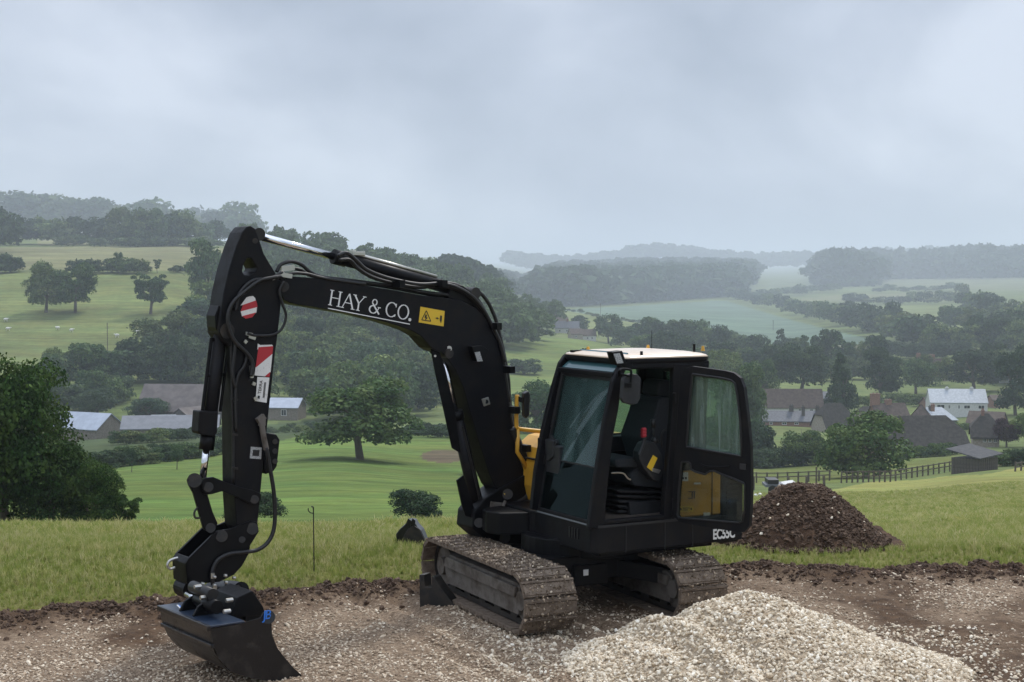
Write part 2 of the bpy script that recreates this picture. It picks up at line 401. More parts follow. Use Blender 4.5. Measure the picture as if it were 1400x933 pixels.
ca.data.foreach_set('color', np.concatenate([C.reshape(-1, 3), np.ones((na * nrr, 1))], 1).astype(np.float32).ravel())
gm = bpy.data.materials.new('fields'); gm.use_nodes = True; t = gm.node_tree; b = t.nodes['Principled BSDF']
b.inputs['Roughness'].default_value = 0.95; b.inputs['Specular IOR Level'].default_value = 0.1
at = t.nodes.new('ShaderNodeAttribute'); at.attribute_name = 'field'
geo = t.nodes.new('ShaderNodeNewGeometry')
def nz(scale, detail=6, rough=.6, vec=None, sc=(1, 1, 1)):
    mp = t.nodes.new('ShaderNodeMapping'); mp.inputs['Scale'].default_value = sc
    t.links.new(geo.outputs['Position'], mp.inputs[0])
    n = t.nodes.new('ShaderNodeTexNoise'); n.inputs['Scale'].default_value = scale; n.inputs['Detail'].default_value = detail; n.inputs['Roughness'].default_value = rough
    t.links.new(mp.outputs[0], n.inputs['Vector']); return n.outputs['Fac']
def mr(v, a, b_, c, d):
    m = t.nodes.new('ShaderNodeMapRange'); m.inputs[1].default_value = a; m.inputs[2].default_value = b_; m.inputs[3].default_value = c; m.inputs[4].default_value = d
    t.links.new(v, m.inputs[0]); return m.outputs[0]
def mul(a, b_):
    m = t.nodes.new('ShaderNodeMath'); m.operation = 'MULTIPLY'; t.links.new(a, m.inputs[0]); t.links.new(b_, m.inputs[1]); return m.outputs[0]
v = mul(mul(mr(nz(.018, 6), .3, .7, .70, 1.3), mr(nz(.35, 8, .7), .3, .7, .8, 1.2)), mr(nz(1.0, 4, .7, sc=(.2, 1.9, 1)), .32, .68, .74, 1.26))
v = mul(v, mr(nz(.25, 3, .6, sc=(.12, 1.3, .1)), .35, .65, .80, 1.2))
vm = t.nodes.new('ShaderNodeVectorMath'); vm.operation = 'SCALE'; t.links.new(at.outputs['Color'], vm.inputs[0]); t.links.new(v, vm.inputs['Scale'])
hs = t.nodes.new('ShaderNodeHueSaturation'); t.links.new(vm.outputs[0], hs.inputs['Color']); t.links.new(mr(nz(.08, 4), .3, .7, .475, .52), hs.inputs['Hue'])
t.links.new(hs.outputs[0], b.inputs['Base Color'])
bp = t.nodes.new('ShaderNodeBump'); bp.inputs['Strength'].default_value = .8; bp.inputs['Distance'].default_value = .25
t.links.new(nz(.8, 10, .75), bp.inputs['Height']); t.links.new(bp.outputs[0], b.inputs['Normal'])
me.materials.append(gm)
tag(link(bpy.data.objects.new('ground', me)), 'rolling grass fields falling from the site to the valley and up the hills beyond', kind='structure')

# ------------------------------------------------------------------ stripped building area (soil and stone chippings)
def fbm(x, y, sc, oct=4, seed=0):
    out = np.zeros(x.shape); a = 1.0; tot = 0
    for o in range(oct):
        r_ = np.random.RandomState(seed * 17 + o); g = r_.rand(64, 64)
        xs = x * sc * 2 ** o; ys = y * sc * 2 ** o
        xi = np.floor(xs).astype(int); yi = np.floor(ys).astype(int); fx = xs - xi; fy = ys - yi
        fx = fx * fx * (3 - 2 * fx); fy = fy * fy * (3 - 2 * fy)
        v = (g[xi % 64, yi % 64] * (1 - fx) + g[(xi + 1) % 64, yi % 64] * fx) * (1 - fy) + (g[xi % 64, (yi + 1) % 64] * (1 - fx) + g[(xi + 1) % 64, (yi + 1) % 64] * fx) * fy
        out += v * a; tot += a; a *= .55
    return out / tot
def dug_z(x, y):
    """height of the stripped area; also a soil weight (1 = bare soil, 0 = stony)"""
    e = edge_y(x) - y
    z = -0.05 + .05 * (fbm(x, y, .8, 5, 3) - .5) + .035 * (fbm(x, y, 5, 4, 5) - .5)
    ridge = np.exp(-((e - .22) / .3) ** 2) * (.03 + .10 * fbm(x, y, 1.3, 4, 9) * fbm(x, y, 6, 3, 2) * 2)
    z = z + ridge
    z = np.where(e < 0.02, z - (0.02 - e) * .9, z)
    # left front lies a little lower
    z = z - .07 * np.clip((-x - .6) / 1.2, 0, 1) * np.clip((14.2 - y) / 1.2, 0, 1)
    for rx, w_ in ((-.62, .11), (-.28, .10), (.75, .12), (1.15, .10)):
        u_ = (x - rx) * .905 + (y - 13.4) * .426; z = z - .045 * np.exp(-(u_ / w_) ** 2) + .02 * np.exp(-((np.abs(u_) - .2) / .07) ** 2)
    soil = np.clip(1.35 - e / .75, 0, 1)
    soil = np.maximum(soil, np.clip((x - 2.7) / .8, 0, 1) * np.clip((fbm(x, y, .55, 3, 12) - .42) * 6, 0, .85))
    soil = np.maximum(soil, np.clip((-1.9 - x) / .6, 0, 1) * np.clip((y - 13.35) / .4, 0, 1) * np.clip((fbm(x, y, .9, 3, 4) - .38) * 6, 0, 1))
    soil = np.maximum(soil, np.exp(-(((x - 4.1) / 1.1) ** 2 + ((y - 12.4) / .35) ** 2)) * 1.2)
    soil = np.maximum(soil, np.clip((x - 0.4), 0, 1) * (1 - np.clip((x - 2.0), 0, 1)) * np.clip((y - 13.8), 0, 1) * .8)
    soil = np.clip(soil + (fbm(x, y, 3, 4, 21) - .5) * .9, 0, 1)
    return z, soil
gx = np.concatenate([np.arange(-15, -6.2, .12), np.arange(-6.2, 6.4, .03), np.arange(6.4, 15, .12)])
gy = np.concatenate([np.arange(-13, 10.8, .3), np.arange(10.8, 17.6, .03)])
GX, GY = np.meshgrid(gx, gy, indexing='ij')
GZ, SO = dug_z(GX, GY)
GZ = GZ + SO * .06 * (fbm(GX, GY, 9, 4, 7) - .5)
nx, ny = GX.shape; ii = np.arange(nx * ny).reshape(nx, ny)
qq = np.stack([ii[:-1, :-1], ii[1:, :-1], ii[1:, 1:], ii[:-1, 1:]], -1).reshape(-1, 4)
keep = (GY < edge_y(GX) + .3).ravel()
qq = qq[keep[qq].all(1)]
me = np_mesh('bare_site_ground', np.stack([GX, GY, GZ], -1), qq, [], smooth=True)
ca = me.color_attributes.new('soil', 'FLOAT_COLOR', 'POINT')
ca.data.foreach_set('color', np.repeat(SO.reshape(-1, 1), 4, 1).astype(np.float32).ravel())
def soil_mat(name, c1, c2, c3=None, attr=None, scale=9):
    m = bpy.data.materials.new(name); m.use_nodes = True; t = m.node_tree; b = t.nodes['Principled BSDF']
    b.inputs['Roughness'].default_value = .93; b.inputs['Specular IOR Level'].default_value = .25
    g = t.nodes.new('ShaderNodeNewGeometry')
    def n_(s, d, r=.65):
        n = t.nodes.new('ShaderNodeTexNoise'); n.inputs['Scale'].default_value = s; n.inputs['Detail'].default_value = d; n.inputs['Roughness'].default_value = r
        t.links.new(g.outputs['Position'], n.inputs['Vector']); return n
    r = t.nodes.new('ShaderNodeValToRGB'); r.color_ramp.elements[0].position = .35; r.color_ramp.elements[1].position = .68
    r.color_ramp.elements[0].color = (*c1, 1); r.color_ramp.elements[1].color = (*c2, 1)
    t.links.new(n_(scale, 10).outputs['Fac'], r.inputs[0]); last = r.outputs[0]
    if attr:
        a = t.nodes.new('ShaderNodeAttribute'); a.attribute_name = attr
        r2 = t.nodes.new('ShaderNodeValToRGB'); r2.color_ramp.elements[0].position = .38; r2.color_ramp.elements[1].position = .66
        r2.color_ramp.elements[0].color = (*c3[0], 1); r2.color_ramp.elements[1].color = (*c3[1], 1)
        t.links.new(n_(22, 10, .75).outputs['Fac'], r2.inputs[0])
        mx = t.nodes.new('ShaderNodeMixRGB'); t.links.new(a.outputs['Fac'], mx.inputs[0]); t.links.new(r2.outputs[0], mx.inputs[1]); t.links.new(last, mx.inputs[2]); last = mx.outputs[0]
    t.links.new(last, b.inputs['Base Color'])
    bp = t.nodes.new('ShaderNodeBump'); bp.inputs['Strength'].default_value = 1; bp.inputs['Distance'].default_value = .03
    t.links.new(n_(25, 10, .75).outputs['Fac'], bp.inputs['Height']); t.links.new(bp.outputs[0], b.inputs['Normal'])
    return m
M['site'] = soil_mat('soil_and_chippings', (.050, .028, .015), (.135, .080, .044), ((.115, .076, .047), (.42, .31, .21)), 'soil')
M['soil'] = soil_mat('dark_topsoil', (.046, .024, .013), (.115, .067, .039), scale=6)
me.materials.append(M['site'])
tag(link(bpy.data.objects.new('bare_site_ground', me)), 'stripped brown soil scattered with pale stone chippings under the excavator', kind='structure')

# ------------------------------------------------------------------ geometry-node scatter of one prototype mesh over points
def scatter(name, pts, rots, scales, protos, parent=None, origin=(0, 0, 0)):
    off = np.array(origin); me = bpy.data.meshes.new(name + '_points')
    P = np.asarray(pts, np.float32) - off.astype(np.float32)
    me.vertices.add(len(P)); me.vertices.foreach_set('co', P.astype(np.float32).ravel())
    for nm, arr, ty in (('rot', rots, 'FLOAT_VECTOR'), ('scl', scales, 'FLOAT_VECTOR')):
        a = me.attributes.new(nm, ty, 'POINT'); a.data.foreach_set('vector', np.asarray(arr, np.float32).ravel())
    a = me.attributes.new('pick', 'INT', 'POINT'); a.data.foreach_set('value', nr.randint(0, len(protos), len(P)).astype(np.int32))
    o = bpy.data.objects.new(name, me); link(o, parent)
    if parent is None: o.location = origin
    g = bpy.data.node_groups.new(name, 'GeometryNodeTree')
    g.interface.new_socket('Geometry', in_out='INPUT', socket_type='NodeSocketGeometry')
    g.interface.new_socket('Geometry', in_out='OUTPUT', socket_type='NodeSocketGeometry')
    N = g.nodes; L = g.links; gi = N.new('NodeGroupInput'); go = N.new('NodeGroupOutput')
    jn = N.new('GeometryNodeJoinGeometry')
    def attr(nm, ty):
        n = N.new('GeometryNodeInputNamedAttribute'); n.data_type = ty; n.inputs['Name'].default_value = nm
        return [s for s in n.outputs if s.enabled][0]
    for i, p in enumerate(protos):
        oi = N.new('GeometryNodeObjectInfo'); oi.inputs['Object'].default_value = p; oi.inputs['As Instance'].default_value = True
        ip = N.new('GeometryNodeInstanceOnPoints'); cmpn = N.new('FunctionNodeCompare'); cmpn.data_type = 'INT'; cmpn.operation = 'EQUAL'
        ints = [s for s in cmpn.inputs if s.enabled]; L.new(attr('pick', 'INT'), ints[0]); ints[1].default_value = i
        L.new(gi.outputs[0], ip.inputs['Points']); L.new(cmpn.outputs[0], ip.inputs['Selection']); L.new(oi.outputs['Geometry'], ip.inputs['Instance'])
        er = N.new('FunctionNodeEulerToRotation'); L.new(attr('rot', 'FLOAT_VECTOR'), er.inputs[0]); L.new(er.outputs[0], ip.inputs['Rotation'])
        L.new(attr('scl', 'FLOAT_VECTOR'), ip.inputs['Scale']); L.new(ip.outputs[0], jn.inputs[0])
    L.new(jn.outputs[0], go.inputs[0])
    md = o.modifiers.new('scatter', 'NODES'); md.node_group = g
    return tag(o, kind='stuff')
def proto_obj(name, me): return bpy.data.objects.new(name, me)       # only referenced by scatters
def stone_mesh(name, m, seed):
    r_ = np.random.RandomState(seed); bm = bmesh.new(); bmesh.ops.create_icosphere(bm, subdivisions=1, radius=.5)
    for v in bm.verts:
        v.co *= r_.uniform(.72, 1.15); v.co.z *= .62; v.co.x *= 1.25
    me = bpy.data.meshes.new(name); bm.to_mesh(me); bm.free(); me.materials.append(m); return me
def rand_mat(name, cols, rough=.85):
    m = bpy.data.materials.new(name); m.use_nodes = True; t = m.node_tree; b = t.nodes['Principled BSDF']; b.inputs['Roughness'].default_value = rough
    oi = t.nodes.new('ShaderNodeObjectInfo'); r = t.nodes.new('ShaderNodeValToRGB'); t.links.new(oi.outputs['Random'], r.inputs[0])
    r.color_ramp.elements[0].color = (*cols[0], 1); r.color_ramp.elements[1].color = (*cols[-1], 1)
    for i, c in enumerate(cols[1:-1]): r.color_ramp.elements.new((i + 1) / (len(cols) - 1)).color = (*c, 1)
    g = t.nodes.new('ShaderNodeNewGeometry'); n = t.nodes.new('ShaderNodeTexNoise'); n.inputs['Scale'].default_value = 60; t.links.new(g.outputs['Position'], n.inputs['Vector'])
    mp = t.nodes.new('ShaderNodeMapRange'); mp.inputs[3].default_value = .7; mp.inputs[4].default_value = 1.25; t.links.new(n.outputs['Fac'], mp.inputs[0])
    v = t.nodes.new('ShaderNodeVectorMath'); v.operation = 'SCALE'; t.links.new(r.outputs[0], v.inputs[0]); t.links.new(mp.outputs[0], v.inputs['Scale'])
    t.links.new(v.outputs[0], b.inputs['Base Color']); return m
M['chip'] = rand_mat('muddy_chipping', [(.18, .125, .078), (.48, .37, .255), (.27, .19, .125), (.66, .55, .41), (.37, .275, .185), (.82, .72, .56)])
M['gravel'] = rand_mat('pale_gravel', [(.52, .42, .29), (.72, .62, .47), (.82, .73, .58), (.42, .32, .21), (.64, .54, .39), (.90, .84, .71)])
M['clod'] = rand_mat('soil_clod', [(.040, .022, .012), (.095, .056, .033), (.062, .036, .021), (.12, .074, .045)], .95)
chips = [proto_obj('chipping', stone_mesh('chipping', M['chip'], 30 + i)) for i in range(4)]
gravs = [proto_obj('gravel', stone_mesh('gravel', M['gravel'], 50 + i)) for i in range(4)]
def clod_mesh(seed):
    bm = bmesh.new(); bmesh.ops.create_icosphere(bm, subdivisions=2, radius=.5)
    for v in bm.verts:
        n_ = v.co.normalized(); v.co *= 1 + .8 * noise.noise(n_ * 2.6 + Vector((seed * 3.1, 0, 0))) + .5 * noise.noise(n_ * 7 + Vector((0, seed * 5.3, 0))); v.co.z *= .75
    me = bpy.data.meshes.new('clod'); bm.to_mesh(me); bm.free(); me.materials.append(M['clod']); return me
clods = [proto_obj('clod', clod_mesh(i + 1)) for i in range(4)]
def rr(n, a=-.5, b=.5): return np.stack([nr.uniform(a, b, n), nr.uniform(a, b, n), nr.uniform(0, 6.28, n)], 1)
# chippings on the ground
n = 150000
x = nr.uniform(-6.3, 6.4, n); y = 10.9 + 6.0 * nr.rand(n)
z, so = dug_z(x, y); cov = np.clip((fbm(x, y, 1.1, 4, 33) - .30) * 3.2, .12, 1); k = (y < edge_y(x) - .1) & (nr.rand(n) > so * .93) & (nr.rand(n) < cov)
x, y, z = x[k], y[k], z[k]; n = len(x); s = .009 + .026 * nr.rand(n) ** 2
big = nr.rand(n) < .03; s[big] *= 1.6
scatter('stone_chippings', np.stack([x, y, z + s * .15], 1), rr(n), np.stack([s, s * nr.uniform(.6, 1, n), s], 1), chips)['label'] = 'small pale stone chippings pressed into the brown site ground'
# soil clods along the edge of the strip
n = 15000
x = nr.uniform(-6.3, 6.4, n); y = edge_y(x) - np.abs(nr.normal(.08, .28, n)); z, so = dug_z(x, y)
s = .012 + .06 * nr.rand(n) ** 7
scatter('soil_clods', np.stack([x, y, z], 1), rr(n, -1, 1), np.stack([s, s, s], 1), clods)['label'] = 'dark clods of topsoil along the edge of the stripped ground'

# gravel heap in the foreground
HC = (1.98, 12.82)
def heap_h(x, y):
    dx, dy = x - HC[0], y - HC[1]; dx = dx + .16 * (fbm(x, y, 1.3, 3, 71) - .5); dy = dy + .2 * (fbm(x, y, 1.5, 3, 72) - .5); r = np.sqrt((dx / np.where(dx < 0, 1.55, 1.5)) ** 2 + (dy / np.where(dy > 0, .95, 1.6)) ** 2)
    h = .58 * (1 - np.clip(r, 0, 1) ** 1.18) * (1 - .0 * r)
    r2 = np.sqrt(((x - 2.85) / .95) ** 2 + ((y - 12.55) / .9) ** 2); h2 = .26 * (1 - np.clip(r2, 0, 1) ** 1.3)
    return np.maximum(h, h2) + .11 * (fbm(x, y, 2.0, 4, 31) - .5) * np.clip(2.2 - 2.2 * r, 0, 1)
hx = np.linspace(HC[0] - 2.05, HC[0] + 2.0, 130); hy = np.linspace(HC[1] - 1.8, HC[1] + 1.2, 110)
HX, HY = np.meshgrid(hx, hy, indexing='ij'); hb, _ = dug_z(HX, HY); HZ = heap_h(HX, HY); HZZ = np.where(HZ > .012, hb + HZ, hb - .04)
i2 = np.arange(HX.size).reshape(HX.shape); q2 = np.stack([i2[:-1, :-1], i2[1:, :-1], i2[1:, 1:], i2[:-1, 1:]], -1).reshape(-1, 4)
M['heapbase'] = mat('gravel_fines', (.34, .26, .17), .95, 0, 30, (.52, .42, .30), 1, 60)
heap = empty('gravel_heap', (HC[0], HC[1], -.05), 'pale cream gravel heap in the foreground in front of the excavator tracks', 'gravel heap')
me = np_mesh('heap_core', np.stack([HX - HC[0], HY - HC[1], HZZ + .05], -1), q2, [M['heapbase']], smooth=True)
link(bpy.data.objects.new('heap_core', me), heap)
n = 30000
x = nr.uniform(HC[0] - 2.2, HC[0] + 2.3, n); y = nr.uniform(HC[1] - 1.9, HC[1] + 1.3, n); hh = heap_h(x, y); zb, _ = dug_z(x, y)
k = (hh > .004) | (nr.rand(n) < .12); x, y, hh, zb = x[k], y[k], hh[k], zb[k]; n = len(x); s = .016 + .034 * nr.rand(n) ** 1.5
scatter('gravel_stones', np.stack([x, y, zb + np.maximum(hh, 0) + s * .2], 1), rr(n, -1, 1), np.stack([s, s * nr.uniform(.6, 1, n), s], 1), gravs, heap, (HC[0], HC[1], -.05))

# soil heap beyond the machine
SC = Vector(atz(1106, 745, 0)); SC.y += .55
def soil_h(x, y):
    dx, dy = x - SC.x, y - SC.y; r = np.hypot(dx / np.where(dx > 0, 1.0, .98), dy / .95)
    h = .80 * np.clip(1 - r, 0, 1) ** .88 
    h = np.minimum(h, .64 - .10 * np.abs(dx)) + .10 * (fbm(x, y, 2.5, 4, 41) - .5) * np.clip(3 - 3 * r, 0, 1)
    return np.where(r < 1, np.maximum(h, 0), -.06)
hx = np.linspace(SC.x - 1.25, SC.x + 1.25, 110); hy = np.linspace(SC.y - 1.2, SC.y + 1.2, 100)
HX, HY = np.meshgrid(hx, hy, indexing='ij'); HZ = soil_h(HX, HY) + .09 * (fbm(HX, HY, 6, 4, 8) - .5)
i2 = np.arange(HX.size).reshape(HX.shape); q2 = np.stack([i2[:-1, :-1], i2[1:, :-1], i2[1:, 1:], i2[:-1, 1:]], -1).reshape(-1, 4)
sh = empty('soil_heap', (SC.x, SC.y, 0), 'dark reddish brown topsoil heap on the grass to the right of the open cab door', 'soil heap')
me = np_mesh('heap_core', np.stack([HX - SC.x, HY - SC.y, HZ], -1), q2, [M['soil']], smooth=True); link(bpy.data.objects.new('heap_core', me), sh)
n = 22000
x = nr.normal(SC.x, .55, n); y = nr.normal(SC.y, .55, n); hh = soil_h(x, y); k = (hh > 0) | (np.hypot(x - SC.x, y - SC.y) < 1.08); x, y, hh = x[k], y[k], hh[k]; n = len(x)
s = .012 + .06 * nr.rand(n) ** 6
scatter('soil_clods', np.stack([x, y, np.maximum(hh, 0)], 1), rr(n, -1, 1), np.stack([s, s, s * .9], 1), clods, sh, (SC.x, SC.y, 0))
n = 70
x = nr.normal(SC.x, .55, n); y = nr.normal(SC.y - .1, .5, n); hh = soil_h(x, y); k = hh > 0; x, y, hh = x[k], y[k], hh[k]; n = len(x); s = .02 + .035 * nr.rand(n) ** 2
scatter('pale_stones', np.stack([x, y, hh + .02], 1), rr(n, -1, 1), np.stack([s, s, s], 1), gravs, sh, (SC.x, SC.y, 0))

# ------------------------------------------------------------------ long grass
def tuft_mesh(name, m, seed, nb=16, h=1.0, spread=.32, seedhead=False, wid=.02):
    r_ = np.random.RandomState(seed); V = []; F = []
    for i in range(nb):
        a = r_.uniform(0, 6.28); r0 = r_.uniform(0, spread * .6); bx, by = math.cos(a) * r0, math.sin(a) * r0
        hh = h * r_.uniform(.5, 1); la = r_.uniform(0, 6.28); ln = r_.uniform(.1, .45) * hh
        ta = r_.uniform(0, 6.28); w = wid * r_.uniform(.6, 1.3); wx, wy = math.cos(ta) * w, math.sin(ta) * w
        b = len(V)
        for t_, ww in ((0, 1), (.45, .9), (.8, .55), (1, .12)):
            x_, y_ = bx + math.cos(la) * ln * t_ * t_, by + math.sin(la) * ln * t_ * t_; z_ = hh * t_ * (1 - .12 * t_)
            if seedhead and t_ == .8: ww = 1.5
            V += [(x_ - wx * ww, y_ - wy * ww, z_), (x_ + wx * ww, y_ + wy * ww, z_)]
        for k in range(3): F.append((b + 2 * k, b + 2 * k + 1, b + 2 * k + 3, b + 2 * k + 2))
    return np_mesh(name, V, F, [m])
M['grass1'] = rand_mat('green_grass_blade', [(.20, .265, .055), (.29, .33, .085), (.24, .29, .068), (.36, .35, .12)], .7)
M['grass2'] = rand_mat('seeding_grass_blade', [(.38, .38, .14), (.48, .44, .20), (.33, .36, .12), (.54, .48, .26)], .8)
def translucent(m, f, tint=1.0):
    t = m.node_tree; b_ = t.nodes['Principled BSDF']; o_ = t.nodes['Material Output']; tr = t.nodes.new('ShaderNodeBsdfTranslucent'); mx = t.nodes.new('ShaderNodeMixShader'); mx.inputs[0].default_value = f
    src = b_.inputs['Base Color'].links[0].from_socket; t.links.new(src, tr.inputs[0])
    t.links.new(b_.outputs[0], mx.inputs[1]); t.links.new(tr.outputs[0], mx.inputs[2]); t.links.new(mx.outputs[0], o_.inputs['Surface'])
for k_ in ('grass1', 'grass2'): translucent(M[k_], .45)
for k_ in ('grass1', 'grass2'):
    b_ = M[k_].node_tree.nodes['Principled BSDF']; b_.inputs['Specular IOR Level'].default_value = .2
tg = [proto_obj('tuft', tuft_mesh('tuft', M['grass1'], 5 + i)) for i in range(4)] + [proto_obj('tuft', tuft_mesh('tuft', M['grass2'], 15 + i, nb=9, h=1.25, seedhead=True, wid=.011)) for i in range(3)]
def grass_zone(n, y0, y1, hw, hmin, hmax, name, wide=1.0, short=None):
    y = y0 + (y1 - y0) * nr.rand(n); x = (nr.rand(n) * 2 - 1) * (hw + (y - y0) * .37)
    if y0 > 41: kk = x / y > -.015; x, y = x[kk], y[kk]; n = len(x)
    k = y > edge_y(x) + .10 - .32 * nr.rand(n) ** 3; x, y = x[k], y[k]; n = len(x); z = ground_np(x, y)
    s = nr.uniform(hmin, hmax, n) * np.clip(.35 + 1.3 * fbm(x, y, .9, 4, 5), .4, 1.7); s *= np.clip(.35 + (y - edge_y(x)) * .45, .35, 1)
    xs = s * wide * 1.0
    return scatter(name, np.stack([x, y, z], 1), np.stack([nr.uniform(-.15, .15, n), nr.uniform(-.15, .15, n), nr.uniform(0, 6.28, n)], 1), np.stack([xs, xs, s], 1), tg)
grass_zone(46000, 14.3, 21.0, 6.2, .065, .16, 'meadow_grass', 1.2)['label'] = 'long seeding meadow grass at the edge of the bare ground'
grass_zone(60000, 42.0, 130.0, 15.5, .12, .26, 'distant_meadow_grass', 3.0)['label'] = 'meadow grass on the slope falling away to the paddock fence'
grass_zone(30000, 21.0, 42.0, 8.6, .09, .19, 'far_meadow_grass', 1.8)['label'] = 'long pale meadow grass running down to the brow'
# ------------------------------------------------------------------ EXCAVATOR
TH = 0.50                                                # the upper body points left and slightly towards the viewer
BK = Vector((math.cos(TH), math.sin(TH), 0)); RT = Vector((-math.sin(TH), math.cos(TH), 0)); ZZ = Vector((0, 0, 1))
K = atz(811, 762, .6); K0 = Vector((K.x, K.y, 0))         # near front corner of the upper body, on the ground
def U(a, b, z): return K0 + BK * a + RT * b + ZZ * z       # a: rearwards, b: to the machine's right, z: up
def T(px, py, b=0.0): return hit(px, py, K0 + RT * b, RT)  # point of a fore-and-aft plane seen at a photo pixel
def TL(pts, b=0.0): return [T(x, y, b) for x, y in pts]
EXC = empty('excavator', tuple(U(.9, 1.0, 0)), 'black tracked mini excavator with yellow side panels and HAY & CO. lettered boom, cab door open', 'excavator')

# --- tracks: run away from the viewer to the left
TA = 0.44
TD = Vector((-math.sin(TA), math.cos(TA), 0)); TS = Vector((math.cos(TA), math.sin(TA), 0))
TP = atz(717, 874, -.03); TP.z = -.03
TLEN, THT, TW, PIT = 2.45, .56, .52, .165
def track(P, label):
    """P: outer near bottom corner (left side when looking along the track)"""
    r = THT / 2 - .02
    def ring(off):                                       # stadium path at distance off inside the shoes
        rr_ = r - off; c0 = P + TD * r + ZZ * (THT / 2); c1 = P + TD * (TLEN - r) + ZZ * (THT / 2)
        pts = []
        for k in range(0, 13):
            a = math.pi / 2 + math.pi * k / 12; pts.append(c0 + TD * (math.cos(a) * rr_) + ZZ * (math.sin(a) * rr_))
        for k in range(0, 13):
            a = -math.pi / 2 + math.pi * k / 12; pts.append(c1 + TD * (math.cos(a) * rr_) + ZZ * (math.sin(a) * rr_))
        return pts
    fr = MB()
    s0, s1 = P + TS * .10, TS * (TW - .20)
    # side frame: sloping plate with chamfered lower edge, over the rollers
    a0, a1 = .34, TLEN - .36
    prof = [(a0, .14), (a0 - .03, .40), (a0 + .04, .43), (a1 - .1, .43), (a1, .36), (a1 - .05, .13)]
    fr.prism([s0 + TD * a + ZZ * z for a, z in prof], s1)
    fr.prism([s0 - TS * .035 + TD * a + ZZ * z for a, z in [(a0 + .02, .30), (a0 - .01, .40), (a1 - .12, .41), (a1 - .06, .30)]], TS * .04)
    t = fr.build('track', M['frame_mud'], EXC, bevel=.008)
    if label: t['label'] = label
    # idler and sprocket
    for a, nm in ((THT / 2, 'sprocket'), (TLEN - THT / 2, 'idler')):
        w = MB(); c = P + TD * a + ZZ * (THT / 2)
        w.tube([c + TS * .14, c + TS * (TW - .14)], .20, 24); w.tube([c + TS * .09, c + TS * .16], .09, 16)
        w.build(nm, M['frame_mud'], t)
    for k in range(5):
        w = MB(); c = P + TD * (.5 + k * .36) + ZZ * .12
        w.tube([c + TS * .13, c + TS * (TW - .13)], .075, 14); w.build('roller', M['steel_dirty'], t, smooth=False)
    ch = MB(); pts = ring(.05); pts.append(pts[0])
    for i in range(len(pts) - 1):
        for f in (.3, .62): ch.bar(pts[i] + TS * TW * f, pts[i + 1] + TS * TW * f, .05, .05, up=TS)
    per = 2 * math.pi * (r - .05) + 2 * (TLEN - 2 * r); 
    ch.build('chain', M['steel_dirty'], t)
    # shoes: a plate with grouser bars, caked in soil; all share one mesh
    sm = MB(); hw = TW / 2
    sm.box((0, 0, 0), (PIT * .47, 0, 0), (0, hw, 0), (0, 0, .016))
    for gx_ in (-.058,): sm.box((gx_, 0, .020), (.010, 0, 0), (0, hw, 0), (0, 0, .012))
    sm.box((.012, 0, .014), (.05, 0, 0), (0, hw * .97, 0), (0, 0, .012))
    bm = bmesh.new()
    me_ = bpy.data.meshes.new('track_shoe'); me_.from_pydata(sm.v, [], sm.f); me_.materials.append(M['mud'])
    # lumps of mud between the bars
    path = ring(0.0); path.append(path[0]); seg = [(path[i + 1] - path[i]).length for i in range(len(path) - 1)]; L_ = sum(seg)
    ns = int(round(L_ / PIT))
    for k in range(ns):
        d = (k + .5) * L_ / ns; i = 0
        while d > seg[i]: d -= seg[i]; i += 1
        p = path[i].lerp(path[i + 1], d / seg[i]); tan = (path[i + 1] - path[i]).normalized()
        if seg[i] < .2 and i not in (12,):                # smooth tangent on the end wheels
            pr = path[i - 1] if i > 0 else path[-2]; nx_ = path[(i + 2) % len(path)] if i + 2 < len(path) else path[1]
            tan = ((path[i + 1] - path[i]).normalized() * 1.0 + ((path[i] - pr).normalized() * (1 - d / seg[i]) + (nx_ - path[i + 1]).normalized() * (d / seg[i])) * .5).normalized()
        nrm = TS.cross(tan).normalized()
        cc = P + TD * (TLEN / 2) + ZZ * (THT / 2) 
        if nrm.dot(p - cc) < 0: nrm = -nrm
        o = bpy.data.objects.new('track_shoe', me_); link(o, t)
        rot = Matrix((tan, nrm.cross(tan), nrm)).transposed()
        o.matrix_local = Matrix.Translation(p + TS * hw - EXC.location) @ rot.to_4x4()
    # caked mud lumps on the shoes
    n = 6500; V = []; per_pts = []
    for i in range(n):
        d = nr.rand() * L_; j = 0
        while d > seg[j]: d -= seg[j]; j += 1
        p = path[j].lerp(path[j + 1], d / seg[j]); cc0 = P + TD * min(max((p - P).dot(TD), THT / 2), TLEN - THT / 2) + ZZ * (THT / 2)
        nn = (p - cc0).normalized(); V.append(p + nn * nr.uniform(.012, .034) + TS * nr.uniform(.0, TW))
    V = np.array([tuple(v - EXC.location) for v in V]); s = .010 + .022 * nr.rand(n) ** 2
    o = scatter('mud_lump', V, rr(n, -3, 3), np.stack([s, s * 1.2, s * .7], 1), [*[proto_obj('lump', stone_mesh('lump', M['lump'], 90 + q__)) for q__ in range(5)], chips[1], chips[2]], t)
    return t
M['lump'] = rand_mat('caked_mud', [(.07, .048, .03), (.15, .108, .07), (.10, .07, .045), (.24, .185, .13)], .95)
track(TP, None)
T2 = hit(927, 812, TP + TD * .02, TD); T2 = TP + TS * ((T2 - TP).dot(TS)); T2.z = -.06
track(T2, None)
